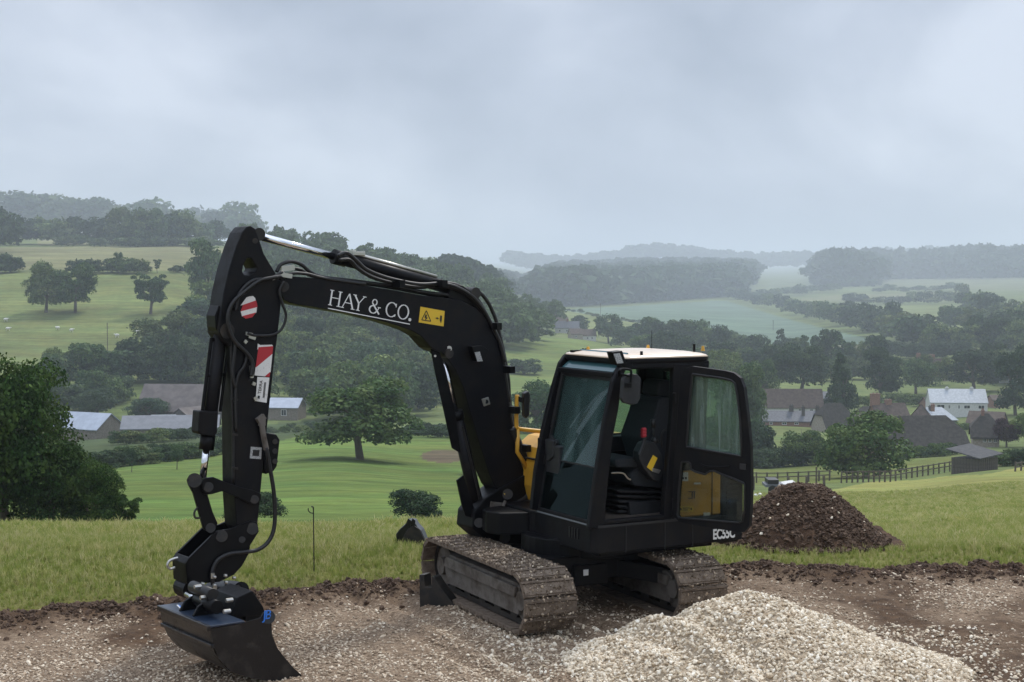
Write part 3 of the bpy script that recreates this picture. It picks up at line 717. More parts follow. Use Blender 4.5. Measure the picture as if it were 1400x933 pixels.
# --- undercarriage
GA = (T2 - TP).dot(TS)
uc = MB(); mid = TP + TD * (TLEN / 2) + TS * ((GA + TW) / 2)
uc.box(mid + ZZ * .42, TD * .45, TS * (GA / 2 - TW / 2 + .25), ZZ * .12)
for sgn in (-1, 1):
    for sg2 in (-1, 1):
        uc.bar(mid + TD * .2 * sgn + TS * .2 * sg2 + ZZ * .42, mid + TD * .75 * sgn + TS * (GA / 2) * sg2 + ZZ * .33, .22, .16)
ctr = U(.75, .85, 0)
uc.tube([mid + ZZ * .45, mid + ZZ * .70], .46, 32)
uc.tube([ctr.lerp(mid, .5) + ZZ * .5, ctr.lerp(mid, .5) + ZZ * .66], .52, 32)
uc.box(mid + ZZ * .36 - TD * .475, TD * .03, TS * .18, ZZ * .1)
u = uc.build('undercarriage', M['black'], EXC, bevel=.01)  # black colour put in for the shade beneath the upper body
s_ = MB(); pp = hit(801, 783, mid - TD * .53, TD)
s_.box(pp, TS * .026, TD * .004, ZZ * .028); s_.build('sticker', M['white_worn'], u)
# --- dozer blade beyond the far ends of the tracks
bl = MB(); b0 = TP + TD * (TLEN + .22) + TS * .40
prof = [(0.0, .02), (.10, .12), (.12, .25), (.06, .36), (.09, .37), (.16, .25), (.15, .11), (.06, .0)]
bl.prism([b0 + TD * a + ZZ * z for a, z in prof], TS * (GA + TW - .3))
for f in (.35, .65): bl.bar(b0 + TS * (GA + TW) * f + ZZ * .2, mid + TS * (GA + TW) * (f - .5) + ZZ * .3, .09, .12)
bl.build('dozer_blade', M['steel_dirty'], EXC, bevel=.006)
# end plate of the blade, seen beside the near track
pe = MB(); q0 = hit(573, 830, TP - TS * .42, TS); 
def PB(px, py): return hit(px, py, atz(585, 829, -.05), Vector((0, 1, 0)))
pe.prism([PB(*p) for p in [(573, 786), (580, 786), (581, 803), (590, 803), (590, 788), (594, 790), (600, 800), (622, 829), (611, 831), (574, 831)]], Vector((.06, .12, 0)))
pe.build('blade_wing', M['steel_dirty'], EXC, bevel=.006)

# --- upper body base frame (skirt)
ZS0, ZS1 = .60, .885
W = 2.05
sk = MB()
def arc_rear(b0_, b1_, z, a_max):
    pts = []
    for k in range(9):
        f = k / 8; b = b0_ + (b1_ - b0_) * f; pts.append((a_max - .13 * (2 * f - 1) ** 2 * 1.0, b))
    return pts
A_R = 1.86
out = [(0.0, .05), (.06, 0.0), (1.55, 0.0)] + arc_rear(0.02, W - .02, 0, A_R) + [(1.55, W), (.06, W), (0, W - .05), (0.0, 1.80), (-.02, 1.75), (-.02, 1.15), (0, 1.1)]
sk.prism([U(a, b, ZS0 + .02) for a, b in out], ZZ * (ZS1 - ZS0 - .02))
sk.prism([U(a, b, ZS0 - .05) for a, b in [(.2, .2), (1.5, .2), (1.5, 1.6), (.2, 1.6)]], ZZ * .08)
base = sk.build('upper_frame', M['charcoal'], EXC, bevel=.012)
st = MB()   # raised lip under the cab and seams on the skirt
st.box(U(.75, -.004, ZS1 - .008), BK * .70, RT * .006, ZZ * .012)
for a in (.36, .80, 1.12): st.box(U(a, -.001, .74), BK * .004, RT * .004, ZZ * .13)
st.build('trim', M['plastic'], base)
vt = MB()   # vents in the front skirt face
for k in range(4): vt.box(U(-.004, .27 + .05 * k, .775), BK * .006, RT * .012, ZZ * .05)
vt.build('vent', M['rubber'], base)
# model lettering on the rear flank, partly behind the open door
def text_obj(name, body, P, ex, ey, size, m, parent, ext=.002, spacing=1.0, sx=1.0, bold=0):
    cu = bpy.data.curves.new(name, 'FONT'); cu.body = body; cu.size = size; cu.extrude = ext; cu.space_character = spacing; cu.offset = bold
    to = bpy.data.objects.new(name, cu); me_ = bpy.data.meshes.new_from_object(to); bpy.data.curves.remove(cu)
    ex = Vector(ex).normalized(); ey = Vector(ey).normalized(); ez = ex.cross(ey)
    rot = Matrix((ex, ey, ez)).transposed().to_4x4()
    off = Vector((0, 0, 0)); p = parent
    while p is not None: off += p.location; p = p.parent
    me_.transform(Matrix.Translation(Vector(P) - off) @ rot @ Matrix.Diagonal((sx, 1, 1, 1))); me_.materials.clear(); me_.materials.append(m)
    o = bpy.data.objects.new(name, me_); return link(o, parent)
tp = T(974.5, 737.5, -.004)
text_obj('lettering', 'EC55C', tp, BK, ZZ, .135, M['white'], base, spacing=.95, sx=.70, bold=.004)

# --- cab frame
CW_ = 1.10
WSN_b, WSN_t = T(812, 716, 0.03), T(846, 512, 0.03)        # near front pillar foot and top
def A_of(P): return (P - K0).dot(BK)
a_b, z_b = A_of(WSN_b), WSN_b.z; a_t, z_t = A_of(WSN_t), WSN_t.z
a_f = a_b; z_sill = .90
RTOP = T(900, 493, 0.03).z                                  # roof edge height
AB = A_of(T(915, 600, 0))                                   # rear door pillar
AREAR = A_of(T(968, 500, 0.03))
cf = MB()
def pillar(pts, b0_, w, mi=0):                              # profile in the side plane, extruded across
    cf.prism(pts, RT * w, mi)
# near front pillar: tapered, leaning back; curved into the roof
cf.prism(TL([(805, 724), (826, 723), (829, 690), (838, 600), (846, 560), (852, 515), (857, 505), (866, 500), (866, 494), (852, 496), (846, 503), (838, 522), (826, 580), (814, 655)]), RT * .06)
# far front pillar
def TLb(pts, b): return TL(pts, b)
cf.prism(TLb([(727, 697), (737, 699), (742, 660), (756, 575), (773, 510), (780, 497), (786, 488), (781, 480), (773, 486), (766, 496), (756, 530), (742, 590), (733, 640)], CW_ - .06), RT * .06)
# rear door pillar and rear corner
cf.prism(TL([(906, 716), (919, 715), (922, 650), (928, 560), (931, 497), (921, 497), (919, 560), (912, 650)]), RT * .07)
cf.prism(TL([(919, 715), (926, 714), (928, 660), (932, 600), (938, 560), (941, 497), (930, 497), (927, 560), (921, 650)]), RT * .05)
cf.prism(TL([(956, 640), (963, 640), (970, 497), (962, 497)]), RT * .05)
cf.prism(TL([(924, 632), (962, 630), (961, 642), (923, 645)]), RT * .05)
zr0 = ZS1
def ubox(a0, a1, b0_, b1_, z0, z1, mb=cf, mi=0):
    mb.box(U((a0 + a1) / 2, (b0_ + b1_) / 2, (z0 + z1) / 2), BK * ((a1 - a0) / 2), RT * ((b1_ - b0_) / 2), ZZ * ((z1 - z0) / 2), mi)
ubox(a_b, AB + .1, 0.0, .06, zr0 + .005, zr0 + .05)              # door sill
ubox(a_b - .03, a_b + .03, .06, CW_ - .06, zr0 + .005, zr0 + .045)  # front lower crossbar
# right-hand side of the cab: sill wall, posts, header
zmid = T(860, 592, CW_ - .06).z
ubox(a_b, AREAR, CW_ - .05, CW_ - .002, zr0, zmid)
pa = A_of(T(877, 540, CW_ - .06))
ubox(pa - .035, pa + .035, CW_ - .06, CW_ - .003, zmid, RTOP - .05)
ubox(AREAR - .08, AREAR - .005, CW_ - .06, CW_ - .003, zmid, RTOP - .05)
# header rails under the roof
ubox(a_t + .02, AREAR, 0.005, .055, RTOP - .075, RTOP - .012)
ubox(a_t + .06, AREAR, CW_ - .055, CW_ - .005, RTOP - .075, RTOP - .012)
# rear wall with a window opening
rw = [U(AREAR - .045, b, z) for b, z in [(.05, zr0), (CW_ - .05, zr0), (CW_ - .05, RTOP - .03), (.05, RTOP - .03)]]
wa, wb = T(909, 501, .3), T(923, 518, .3)
hw = [U(AREAR - .045, b, z) for b, z in [(.30, 1.75), (.72, 1.75), (.72, 2.25), (.30, 2.25)]]
cf.prism([rw, hw], BK * .04)
CAB = cf.build('cab', M['charcoal'], EXC, bevel=.012)
# roof: a shallow light shell with rounded edges over a black rim
rf = MB(); 
def roof_ring(ins, z, fins=0):
    a0, a1, b0_, b1_ = a_t - .0 + ins + fins, AREAR + .035 - ins, -.01 + ins, CW_ + .01 - ins; r_ = .12; pts = []
    for (ca_, cb, s) in ((a1 - r_, b0_ + r_, -90), (a1 - r_, b1_ - r_, 0), (a0 + r_, b1_ - r_, 90), (a0 + r_, b0_ + r_, 180)):
        for k in range(5):
            an = math.radians(s + k * 22.5); pts.append(U(ca_ + math.cos(an) * r_, cb + math.sin(an) * r_, z))
    return pts
rims = [roof_ring(.02, RTOP - .03), roof_ring(0, RTOP - .005), roof_ring(.0, RTOP + .022)]
tops = [roof_ring(.0, RTOP + .024), roof_ring(.012, RTOP + .04), roof_ring(.05, RTOP + .055, .02), roof_ring(.15, RTOP + .072, .06), roof_ring(.3, RTOP + .082, .1)]
def loft(mb, rings, mi=0, cap0=True, cap1=True):
    n_ = len(rings[0]); base_ = len(mb.v); vs = [p for r_ in rings for p in r_]; fs = []
    for i in range(len(rings) - 1):
        for k in range(n_):
            a, b = i * n_ + k, i * n_ + (k + 1) % n_; fs.append((a, b, b + n_, a + n_))
    if cap0: fs.append(tuple(reversed(range(n_))))
    if cap1: fs.append(tuple((len(rings) - 1) * n_ + k for k in range(n_)))
    mb.add(vs, fs, mi)
rim = MB(); loft(rim, rims); rim.build('roof_rim', M['charcoal'], CAB, smooth=False)
loft(rf, tops); rf_o = rf.build('roof', M['roof_yellow'], CAB, smooth=True)
# tinted visor between the windscreen head and the roof
vz = MB(); P1, P2 = T(787, 497, CW_ - .08), T(846, 508, .07); 
v0 = [U(a_t - .02, .08, z_t + .005), U(a_t - .02, CW_ - .08, z_t + .005), U(a_t + .17, CW_ - .12, RTOP + .062), U(a_t + .17, .12, RTOP + .062)]
nv = (v0[1] - v0[0]).cross(v0[3] - v0[0]).normalized()
vz.prism(v0, -nv * .02 if nv.dot(BK) > 0 else nv * .02); vz.build('visor', M['visor'], CAB, bevel=.004)
hd = MB(); hd.bar(U(a_t - .025, .04, z_t - .01), U(a_t - .025, CW_ - .04, z_t - .01), .05, .075, up=BK); hd.build('header', M['charcoal'], CAB, bevel=.01)
# windscreen: upper and lower pane, in a rubber surround
def WP(fa, b):                                              # fa 0 bottom .. 1 top on the windscreen plane
    return U(a_b - .012 + (a_t - a_b) * fa, b, z_b - .03 + (z_t - z_b - .0) * fa)
wn = (WP(0, 1) - WP(0, 0)).cross(WP(1, 0) - WP(0, 0)).normalized()
if wn.dot(BK) > 0: wn = -wn
def pane(name, quad, n, th, m, parent, lab=None):
    p = MB(); p.prism(quad, n * th); o = p.build(name, m, parent)
    if lab: o['label'] = lab
    return o
fs_ = .385
pane('windscreen', [WP(fs_ + .004, .065), WP(fs_ + .004, CW_ - .065), WP(.975, CW_ - .065), WP(.975, .065)], wn, .006, M['glass_front'], CAB, 'upper windscreen pane')
pane('lower_windscreen', [WP(.02, .065), WP(.02, CW_ - .065), WP(fs_ - .004, CW_ - .065), WP(fs_ - .004, .065)], wn, .006, M['glass_low'], CAB, 'dark lower windscreen pane')
sr = MB()
for (p, q) in ((WP(0, .06), WP(1, .06)), (WP(0, CW_ - .06), WP(1, CW_ - .06)), (WP(0.01, .05), WP(0.01, CW_ - .05)), (WP(.985, .05), WP(.985, CW_ - .05))):
    sr.bar(p + wn * .006, q + wn * .006, .035, .028, up=wn)
sr.bar(WP(fs_, .06) + wn * .004, WP(fs_, CW_ - .06) + wn * .004, .014, .014, up=wn)
sr.build('window_seal', M['rubber'], CAB)
tr_ = MB(); tr_.bar(WP(.005, .08) + wn * .02, WP(.005, CW_ - .06) + wn * .02, .012, .012, up=wn); tr_.build('sill_trim', M['trim'], CAB)
# wiper, hung from the far side
wp = MB(); wp.bar(WP(.98, CW_ - .12) + wn * .03, WP(.60, CW_ - .09) + wn * .03, .035, .03, up=wn)
wp.bar(WP(.62, CW_ - .1) + wn * .035, WP(.34, CW_ - .055) + wn * .035, .018, .02, up=wn)
wp.prism([WP(f, b) + wn * .03 for f, b in [(.55, CW_ - .12), (.50, CW_ - .25), (.40, CW_ - .23), (.37, CW_ - .16), (.37, CW_ - .1)]], wn * .02)
wp.build('wiper', M['rubber'], CAB, bevel=.004)
# side panes on the right and the rear
pane('side_window', [U(a, CW_ - .03, z) for a, z in [(a_b + .10, zmid), (pa - .035, zmid), (pa - .035, RTOP - .07), (a_t + .12, RTOP - .07)]], RT, .005, M['glass_clear'], CAB)
pane('side_window', [U(a, CW_ - .03, z) for a, z in [(pa + .035, zmid), (AREAR - .08, zmid), (AREAR - .08, RTOP - .07), (pa + .035, RTOP - .07)]], RT, .005, M['glass_clear'], CAB)
pane('rear_window', [U(AREAR - .02, b, z) for b, z in [(.28, 1.73), (.74, 1.73), (.74, 2.27), (.28, 2.27)]], BK, .005, M['glass_clear'], CAB)
# floor
fl = MB(); ubox(a_b + .03, AREAR - .05, .06, CW_ - .05, zr0 - .02, zr0 + .03, fl); fl.build('cab_floor', M['floormud'], CAB)
# console and dash inside
ds = MB()
ubox(a_b + .06, a_b + .30, CW_ - .32, CW_ - .06, zr0 + .03, zmid - .06, ds)
ubox(a_b + .05, AREAR - .1, CW_ - .22, CW_ - .06, zmid - .16, zmid - .01, ds)
ds.bar(U(a_b + .18, .45, zr0 + .03), U(a_b + .16, .45, zr0 + .42), .03, .03); ds.bar(U(a_b + .18, .60, zr0 + .03), U(a_b + .16, .60, zr0 + .42), .03, .03)
ds.build('console', M['plastic'], CAB, bevel=.015)
for k in range(6): kb = MB(); kb.tube([U(a_b + .25 + k * .06, CW_ - .20, zmid - .01), U(a_b + .25 + k * .06, CW_ - .20, zmid + .006)], .012, 10); kb.build('switch', M['zinc'], CAB)
# --- seat
SB = .46
se = MB()
pts = TL([(868, 640), (912, 640), (914, 660), (905, 668), (866, 664), (860, 652)], .30); se.prism(pts, RT * .46)
SEAT = se.build('seat', M['seat'], EXC, bevel=.03)
se = MB(); se.prism(TL([(896, 643), (884, 600), (896, 566), (900, 548), (908, 543), (921, 545), (928, 560), (926, 645)], .28), RT * .48); se.build('seat_back', M['seat'], SEAT, bevel=.035)
se = MB(); se.prism(TL([(898, 541), (900, 524), (905, 520), (918, 520), (920, 541), (914, 544)], .38), RT * .28); se.build('headrest', M['seat'], SEAT, bevel=.02)
se = MB()
for k in range(5): se.prism(TL([(843, 670 + k * 7), (908, 672 + k * 7), (908, 676 + k * 7), (846, 674 + k * 7)], .30), RT * .42)
se.build('suspension_bellows', M['rubber'], SEAT, bevel=.01)
se = MB(); se.prism(TL([(840, 628), (872, 625), (875, 640), (842, 640)], .28), RT * .5); se.build('seat_cushion', M['seat'], SEAT, bevel=.03)
se = MB(); se.prism(TL([(860, 687), (906, 685), (908, 706), (862, 706)], .25), RT * .5); se.build('seat_base', M['plastic'], SEAT, bevel=.01)
# left arm console with control lever, decal and buckle
se = MB(); se.prism(TL([(874, 618), (880, 606), (888, 603), (897, 606), (906, 622), (908, 645), (902, 660), (893, 657), (880, 640), (874, 628)], .15), RT * .12)
ARM_ = se.build('armrest_console', M['plastic'], SEAT, bevel=.02)
se = MB(); se.prism(TL([(884.5, 639), (893, 622.5), (899, 626.5), (891, 644)], .146), RT * .005); se.build('decal', M['decal_yellow'], SEAT)
se = MB(); se.prism(TL([(892, 640), (904, 643), (901, 648), (892, 645)], .14), RT * .02); se.build('buckle', M['zinc'], SEAT, bevel=.004)
se = MB(); l0, l1 = T(895, 604, .2), T(893, 582, .2); se.tube([l0, l1], .012, 10); se.tube([l1 - ZZ * .02, l1 + ZZ * .06], [.022, .026], 12); se.tube([l0 - ZZ * .01, l0 + ZZ * .05], [.05, .018], 12); se.build('control_lever', M['rubber'], SEAT, smooth=True)
se = MB(); pp = [T(x_, y_, .12) for x_, y_ in [(880, 586), (881, 600), (878, 612), (874, 622)]]; se.tube(spline(pp), .018, 8); 
se.build('safety_lever', M['plastic'], SEAT)
se = MB(); [se.tube([T(877.5, y_, .10), T(882.5, y_ - .6, .10)], .02, 8) for y_ in (588, 592, 596)]; se.build('grip', M['redplastic'], SEAT)
se = MB(); pp = [T(x_, y_, .2) for x_, y_ in [(905, 612), (904, 596), (909, 588), (916, 592), (917, 604)]]; se.tube(spline(pp), .010, 8); se.build('belt_loop', M['rubber'], SEAT)
se = MB(); pp = [T(x_, y_, .22) for x_, y_ in [(836, 647), (846, 646.5), (853, 648), (858, 654), (862, 656)]]; se.tube(spline(pp), .008, 6); se.build('adjuster_bar', M['zinc'], SEAT)
# --- mirror and work lamp on the near front pillar
mr_ = MB(); MBB = -.16
mr_.prism(TL([(852, 520), (855, 513), (862, 511), (872, 512), (877, 518), (876, 545), (872, 552), (864, 554), (853, 551), (850, 545)], MBB), RT * .05)
MI = mr_.build('mirror', M['plastic'], EXC, bevel=.012)
br = MB(); br.tube(spline([T(847, 514, -.01), T(846, 508, MBB), T(850, 505, MBB), T(860, 505.5, MBB), T(863, 509, MBB), T(862, 524, MBB - .0)]), .012, 8)
br.tube(spline([T(846, 512, -.02), T(855, 513, MBB), T(861, 515, MBB)]), .009, 8); br.tube([T(859.5, 524, MBB - .02), T(859.5, 530, MBB - .02)], .03, 12)
br.build('mirror_arm', M['black'], MI)
lp = MB(); lp.prism(TL([(836.5, 481.5), (851, 479.5), (857, 497), (853, 501), (842, 499)], -.02), RT * .10)
LM = lp.build('work_lamp', M['black'], EXC, bevel=.008)
lp = MB(); c_ = T(843.5, 490, -.02)
lq = TL([(839, 484), (847.5, 483), (852.5, 496.5), (844, 497.5)], -.026); lp.prism(lq, RT * .006); lp.build('lens', M['lamp_lens'], LM)
lp = MB(); lp.tube([T(848, 499, .03), T(846, 512, .03)], .03, 10); lp.build('bracket', M['black'], LM)
# small fittings on the roof
for (px, py, b, h) in ((877, 494, .05, .05), (949, 492, .35, .09)):
    ft = MB(); p = T(px, py, b); p.z = RTOP + .04; ft.tube([p, p + ZZ * h], .014, 8); ft.build('roof_stud', M['black'], CAB)
for (px, b) in ((804, .92), (886, .95), (961, .5)):
    ft = MB(); p = T(px, 480, b); p.z = RTOP + .05; ft.tube([p, p + ZZ * .05], [.022, .012], 8); ft.build('roof_bolt', M['yellow'], CAB)
ft = MB(); p = T(891, 480, .9); p.z = RTOP + .05; ft.tube([p, p + ZZ * .20], .003, 6); ft.build('aerial', M['black'], CAB)
ft = MB(); p = T(790, 479, .95); p.z = RTOP + .05
ft.box(p - BK * .02, BK * .05, RT * .03, ZZ * .018); ft.bar(p + BK * .03, p + BK * .12 + ZZ * .03, .02, .02); ft.bar(p + BK * .05 + ZZ * .02, p + BK * .10, .018, .03); ft.build('roof_lamp_bracket', M['black'], CAB)

# --- engine hood, counterweight and right-hand body
AYE = A_of(T(986, 680, .01)); AYE = max(AYE, 1.2)
eh = MB(); HZ0, HZ1 = ZS1 + .002, 1.46
eh.prism([U(a, b, HZ0) for a, b in [(AB + .09, 0.012), (AYE, .012), (AYE, W - .012), (AREAR + .06, W - .012), (AREAR + .06, .10), (AB + .09, .10)]], ZZ * (HZ1 - HZ0))
EH = eh.build('engine_cover', M['yellow'], EXC, bevel=.02)
gp = MB(); gp.box(T(973.5, 680, .009), BK * .004, RT * .004, ZZ * .27); gp.build('panel_gap', M['rubber'], EH)
cwt = MB(); rings = []
for z, ins in ((ZS0 + .0, .06), (ZS0 + .06, .0), (1.30, .0), (1.44, .05), (1.50, .14)):
    o_ = [(AYE + .005, 0.012 + ins * .4)] + [(a - ins, b) for a, b in arc_rear(.0 + .01 + ins * .3, W - .01 - ins * .3, 0, A_R)] + [(AYE + .005, W - .012 - ins * .4)]
    rings.append([U(a, b, z) for a, b in o_])
loft(cwt, rings); CWT = cwt.build('counterweight', M['charcoal'], EXC, bevel=.015)
lv = MB()
for k in range(7): lv.box(U(AYE + .13, .004, 1.0 + k * .05), BK * .07, RT * .006, ZZ * .012)
lv.build('louvre', M['rubber'], CWT)
# decals on the yellow panel seen through the door glass
def decal(px0, py0, px1, py1, m, b=.006, parent=EH, nm='decal'):
    d_ = MB(); d_.prism(TL([(px0, py0), (px1, py0), (px1, py1), (px0, py1)], b), RT * .003); return d_.build(nm, m, parent)
decal(931, 646, 941, 658, M['white']); decal(949, 660, 958, 662.5, M['white']); decal(928, 692, 948, 700, M['decal_yellow']); decal(962, 701, 971, 711, M['white_worn'])
for k in range(2): decal(932.5 + k * 4, 652.5, 935 + k * 4, 655.5, M['decal_black'], .004)
for (x0, y0, x1, y1) in ((941, 672, 947, 673), (946, 672, 947, 682), (941, 681, 946, 682), (949, 673, 950, 682), (948, 672, 951, 673), (930.5, 695, 932, 698), (934, 694.5, 943, 695.5), (934, 697, 941, 698), (944.5, 694.5, 946, 697.5)): decal(x0, y0, x1, y1, M['decal_black'], .002)
# right-hand body (fuel tank cover) with handrail and mirror
rb = MB()
a_rb = A_of(T(727, 612, 1.45)) + .11
prof = [(a_rb + .02, ZS1), (a_rb - .02, 1.05), (a_rb - .01, 1.28), (a_rb + .05, 1.44), (a_rb + .18, 1.535), (a_rb + .34, 1.56), (1.30, 1.56), (1.30, ZS1)]
rb.prism([U(a, 1.45, z) for a, z in prof], RT * (W - 1.455)); RB = rb.build('side_body', M['yellow'], EXC, bevel=.035)
sg = MB(); sg.box(U(a_rb - .022 + .62, 1.75, 1.33), BK * .62, RT * .304, ZZ * .008); sg.build('panel_gap', M['rubber'], RB)
sg = MB(); c_ = U(a_rb + .16, 1.448, 1.42); sg.tube([c_, c_ - RT * .01], .02, 10); sg.build('latch', M['rubber'], RB)
hr = MB(); HB = 1.75
h0, h1, h2, h3 = T(740, 590, HB), T(708, 586, HB), T(706, 580, HB), T(707, 540, HB)
hr.tube(spline([h0, T(725, 588.5, HB), h1, h2, T(706, 565, HB), h3], 8), .022, 10)
hr.tube([h1, T(707, 618, HB), U(a_rb + .02, HB, 1.2)], .022, 10)
HRL = hr.build('handrail', M['yellow'], EXC, smooth=True)
hm = MB(); hm.prism(TL([(717, 538), (723, 535), (725, 540), (724, 568), (720, 573), (717, 569)], HB - .1), RT * .10 + BK * .02); hm.build('mirror', M['rubber'], HRL, bevel=.01)
hm = MB(); hm.bar(T(707, 545, HB), T(719, 549, HB - .05), .03, .05); hm.build('mirror_bracket', M['black'], HRL)

# --- the open door, swung outwards on its rear hinge
HG = T(921, 716, -.045); DD = Vector((.80, -.60, 0)).normalized(); DN = Vector((DD.y, -DD.x, 0)).normalized()
if DN.y > 0: DN = -DN
def DL(pts, off=0.0): return [hit(x_, y_, HG + DN * off, DN) for x_, y_ in pts]
outer = [(929, 714), (921, 706), (919, 690), (922, 640), (928, 560), (932, 515), (937, 503), (946, 501), (990, 507), (1003, 510), (1012, 517), (1017, 530), (1022, 570), (1026, 610), (1027, 660), (1026, 700), (1024, 720), (1017, 728), (1004, 727), (960, 720)]
hole1 = [(947, 512), (985, 517), (1000, 520.5), (1005, 525), (1008, 540), (1012, 575), (1014, 615), (1013, 624), (990, 620), (960, 615), (939, 611), (939, 605), (942, 560), (946, 518)]
hole2 = [(932, 632), (941, 632), (944, 634), (945, 642), (950, 645), (957, 647), (964, 649), (970, 645), (976, 644), (990, 650), (1004, 655), (1017, 661), (1018.5, 664), (1018, 700), (1015, 713), (1010, 715), (975, 712), (928, 708), (926, 704), (928, 670)]
dr = MB(); dr.prism([DL(outer), DL(hole1), DL(hole2)], -DN * .05); DOOR = dr.build('door', M['charcoal'], EXC, bevel=.010)
DOOR['label'] = 'open cab door with two glass panes'
p = MB(); p.prism(DL(hole1, -.025), -DN * .005); p.build('door_glass', M['glass_door'], DOOR)['label'] = 'upper door pane streaked with rain'
p = MB(); p.prism(DL(hole2, -.025), -DN * .005); p.build('door_glass', M['glass_door_low'], DOOR)['label'] = 'lower door pane showing the yellow panel'
def dring(h_, w):
    m_ = MB(); pts_ = DL(h_, .004); pts_.append(pts_[0]); m_.tube(pts_, w, 6, cap=False); return m_.build('door_seal', M['rubber'], DOOR)
dring(hole1, .012); dring(hole2, .010)
p = MB(); p.tube(spline(DL([(958, 635), (966, 638), (980, 639), (993, 638.5), (997, 638)], .035)), .009, 8); p.build('door_handle', M['black'], DOOR)
p = MB(); p.prism(DL([(1011, 634), (1020, 635), (1020, 643), (1011, 642)], .012), -DN * .012); p.build('door_lock', M['plastic'], DOOR, bevel=.003)
p = MB(); p.prism(DL([(1011, 574), (1013, 574), (1013.5, 582), (1011.5, 582)], -.018), -DN * .003); p.build('sticker', M['white'], DOOR)
for y_ in (545, 690):
    p = MB(); c_ = hit(924, y_, HG, DN); p.tube([c_ + RT * .03 - ZZ * .05, c_ + RT * .03 + ZZ * .05], .02, 10); p.build('hinge', M['black'], DOOR)
# ------------------------------------------------------------------ BOOM, ARM, BUCKET
BD = Vector((-.809, -.588, 0)); BNn = Vector((.588, -.809, 0))       # boom direction, normal towards the viewer
BF = hit(690, 680, U(.02, .90, 0), BK)                              # near face of the boom foot, just ahead of the upper body
def Q(px, py, o=0.0): return hit(px, py, BF + BNn * o, BNn)
def QL(pts, o=0.0): return [Q(x, y, o) for x, y in pts]
BW = .24; EXT = -BNn * BW
boom_pts = [(383, 378), (388, 377), (400, 378), (430, 380.5), (456, 384), (503, 391), (545, 398), (578, 404), (605, 407), (631, 411), (651, 422), (662, 433), (669, 445), (679, 461), (686, 481), (690, 509), (694, 537), (697, 562), (703, 596), (712, 634), (722, 655), (716, 668), (704, 676), (694, 678), (686, 676), (676, 664), (669, 648), (655, 604), (642, 560), (634, 531), (623, 506), (612, 491), (604, 482), (597, 480), (590, 476), (583, 468), (576, 460), (562, 452), (545, 446), (525, 440), (484, 430), (450, 424), (428, 420), (408, 417), (398, 415), (388, 410), (383, 400)]
b_ = MB(); b_.prism(QL(boom_pts), EXT); BOOM = b_.build('boom', M['charcoal'], EXC, bevel=.010)
BOOM['label'] = 'black boom lettered HAY & CO. with a warning decal'
# swing post / foot bracket
fb = MB()
fb.prism(QL([(648, 700), (662, 683), (684, 668), (700, 660), (722, 648), (730, 662), (732, 700), (728, 735), (714, 745), (690, 743), (662, 736), (646, 722)], .03), EXT * 1.25)
fb.prism([U(a, b, .64) for a, b in [(-.02, 1.18), (-.02, 1.75), (-.30, 1.65), (-.36, 1.45), (-.30, 1.28)]], ZZ * .22)
FB = fb.build('swing_post', M['black'], EXC, bevel=.015)
for (px, py, r_) in ((694, 676, .055), (655, 715, .05), (690, 735, .06)): fb = MB(); fb.tube([Q(px, py, .06), Q(px, py, -.3)], r_, 16); fb.build('pin', M['steel_dirty'], FB)
fb = MB(); fb.prism(QL([(672, 686), (690, 688), (686, 700), (676, 706), (670, 700)], .05), EXT * .1); fb.build('cover_plate', M['frame_mud'], FB, bevel=.004)
fb = MB(); fb.tube(spline(QL([(691, 685), (687, 694), (681, 703), (676, 709)], .07)), .016, 8); fb.build('grease_hose', M['frame_mud'], FB)
fb = MB(); fb.prism(QL([(689, 674.5), (697, 676), (692.5, 682)], .045), EXT * .02); fb.build('tag', M['decal_yellow'], FB)
def cyl(name, p, q, r, m, parent, cap=0, seg=18):
    c = MB(); c.tube([p, q], r, seg); o = c.build(name, m, parent, smooth=False)
    for pl in o.data.polygons: pl.use_smooth = len(pl.vertices) == 4
    return o
# --- lift cylinder under the boom
C0, C1 = Q(657, 712, -.12), Q(603, 478, -.12); dv = (C1 - C0)
def along(f): return C0 + dv * f
LC = cyl('lift_cylinder', along(.02), along(.60), .068, M['charcoal'], EXC); LC['label'] = 'lift cylinder between the boom foot and the bend'
cyl('gland', along(.60), along(.645), .078, M['black'], LC); cyl('rod', along(.62), along(.97), .034, M['chrome'], LC)
g = MB(); g.prism(QL([(589, 477), (600, 478), (607, 500), (622, 560), (630, 620), (618, 613), (603, 545), (594, 505)], -.035), EXT * .04); g.build('rod_guard', M['black'], LC, bevel=.004)
g = MB(); g.prism(QL([(625, 657), (634, 650), (641, 672), (650, 700), (645, 708), (637, 706), (632, 690)], -.02), EXT * .1); g.build('foot_guard', M['black'], LC, bevel=.005)
g = MB(); g.tube([along(0) + BNn * .12, along(0) - BNn * .12], .075, 16); g.build('pin', M['steel_dirty'], LC); g = MB(); g.tube([along(.98) + BNn * .14, along(.98) - BNn * .12], .05, 16); g.build('pin', M['steel_dirty'], LC)
g = MB(); g.tube(spline([along(.06) + BNn * .075, along(.3) + BNn * .08, along(.56) + BNn * .07]), .012, 8); g.build('hose', M['rubber'], LC)
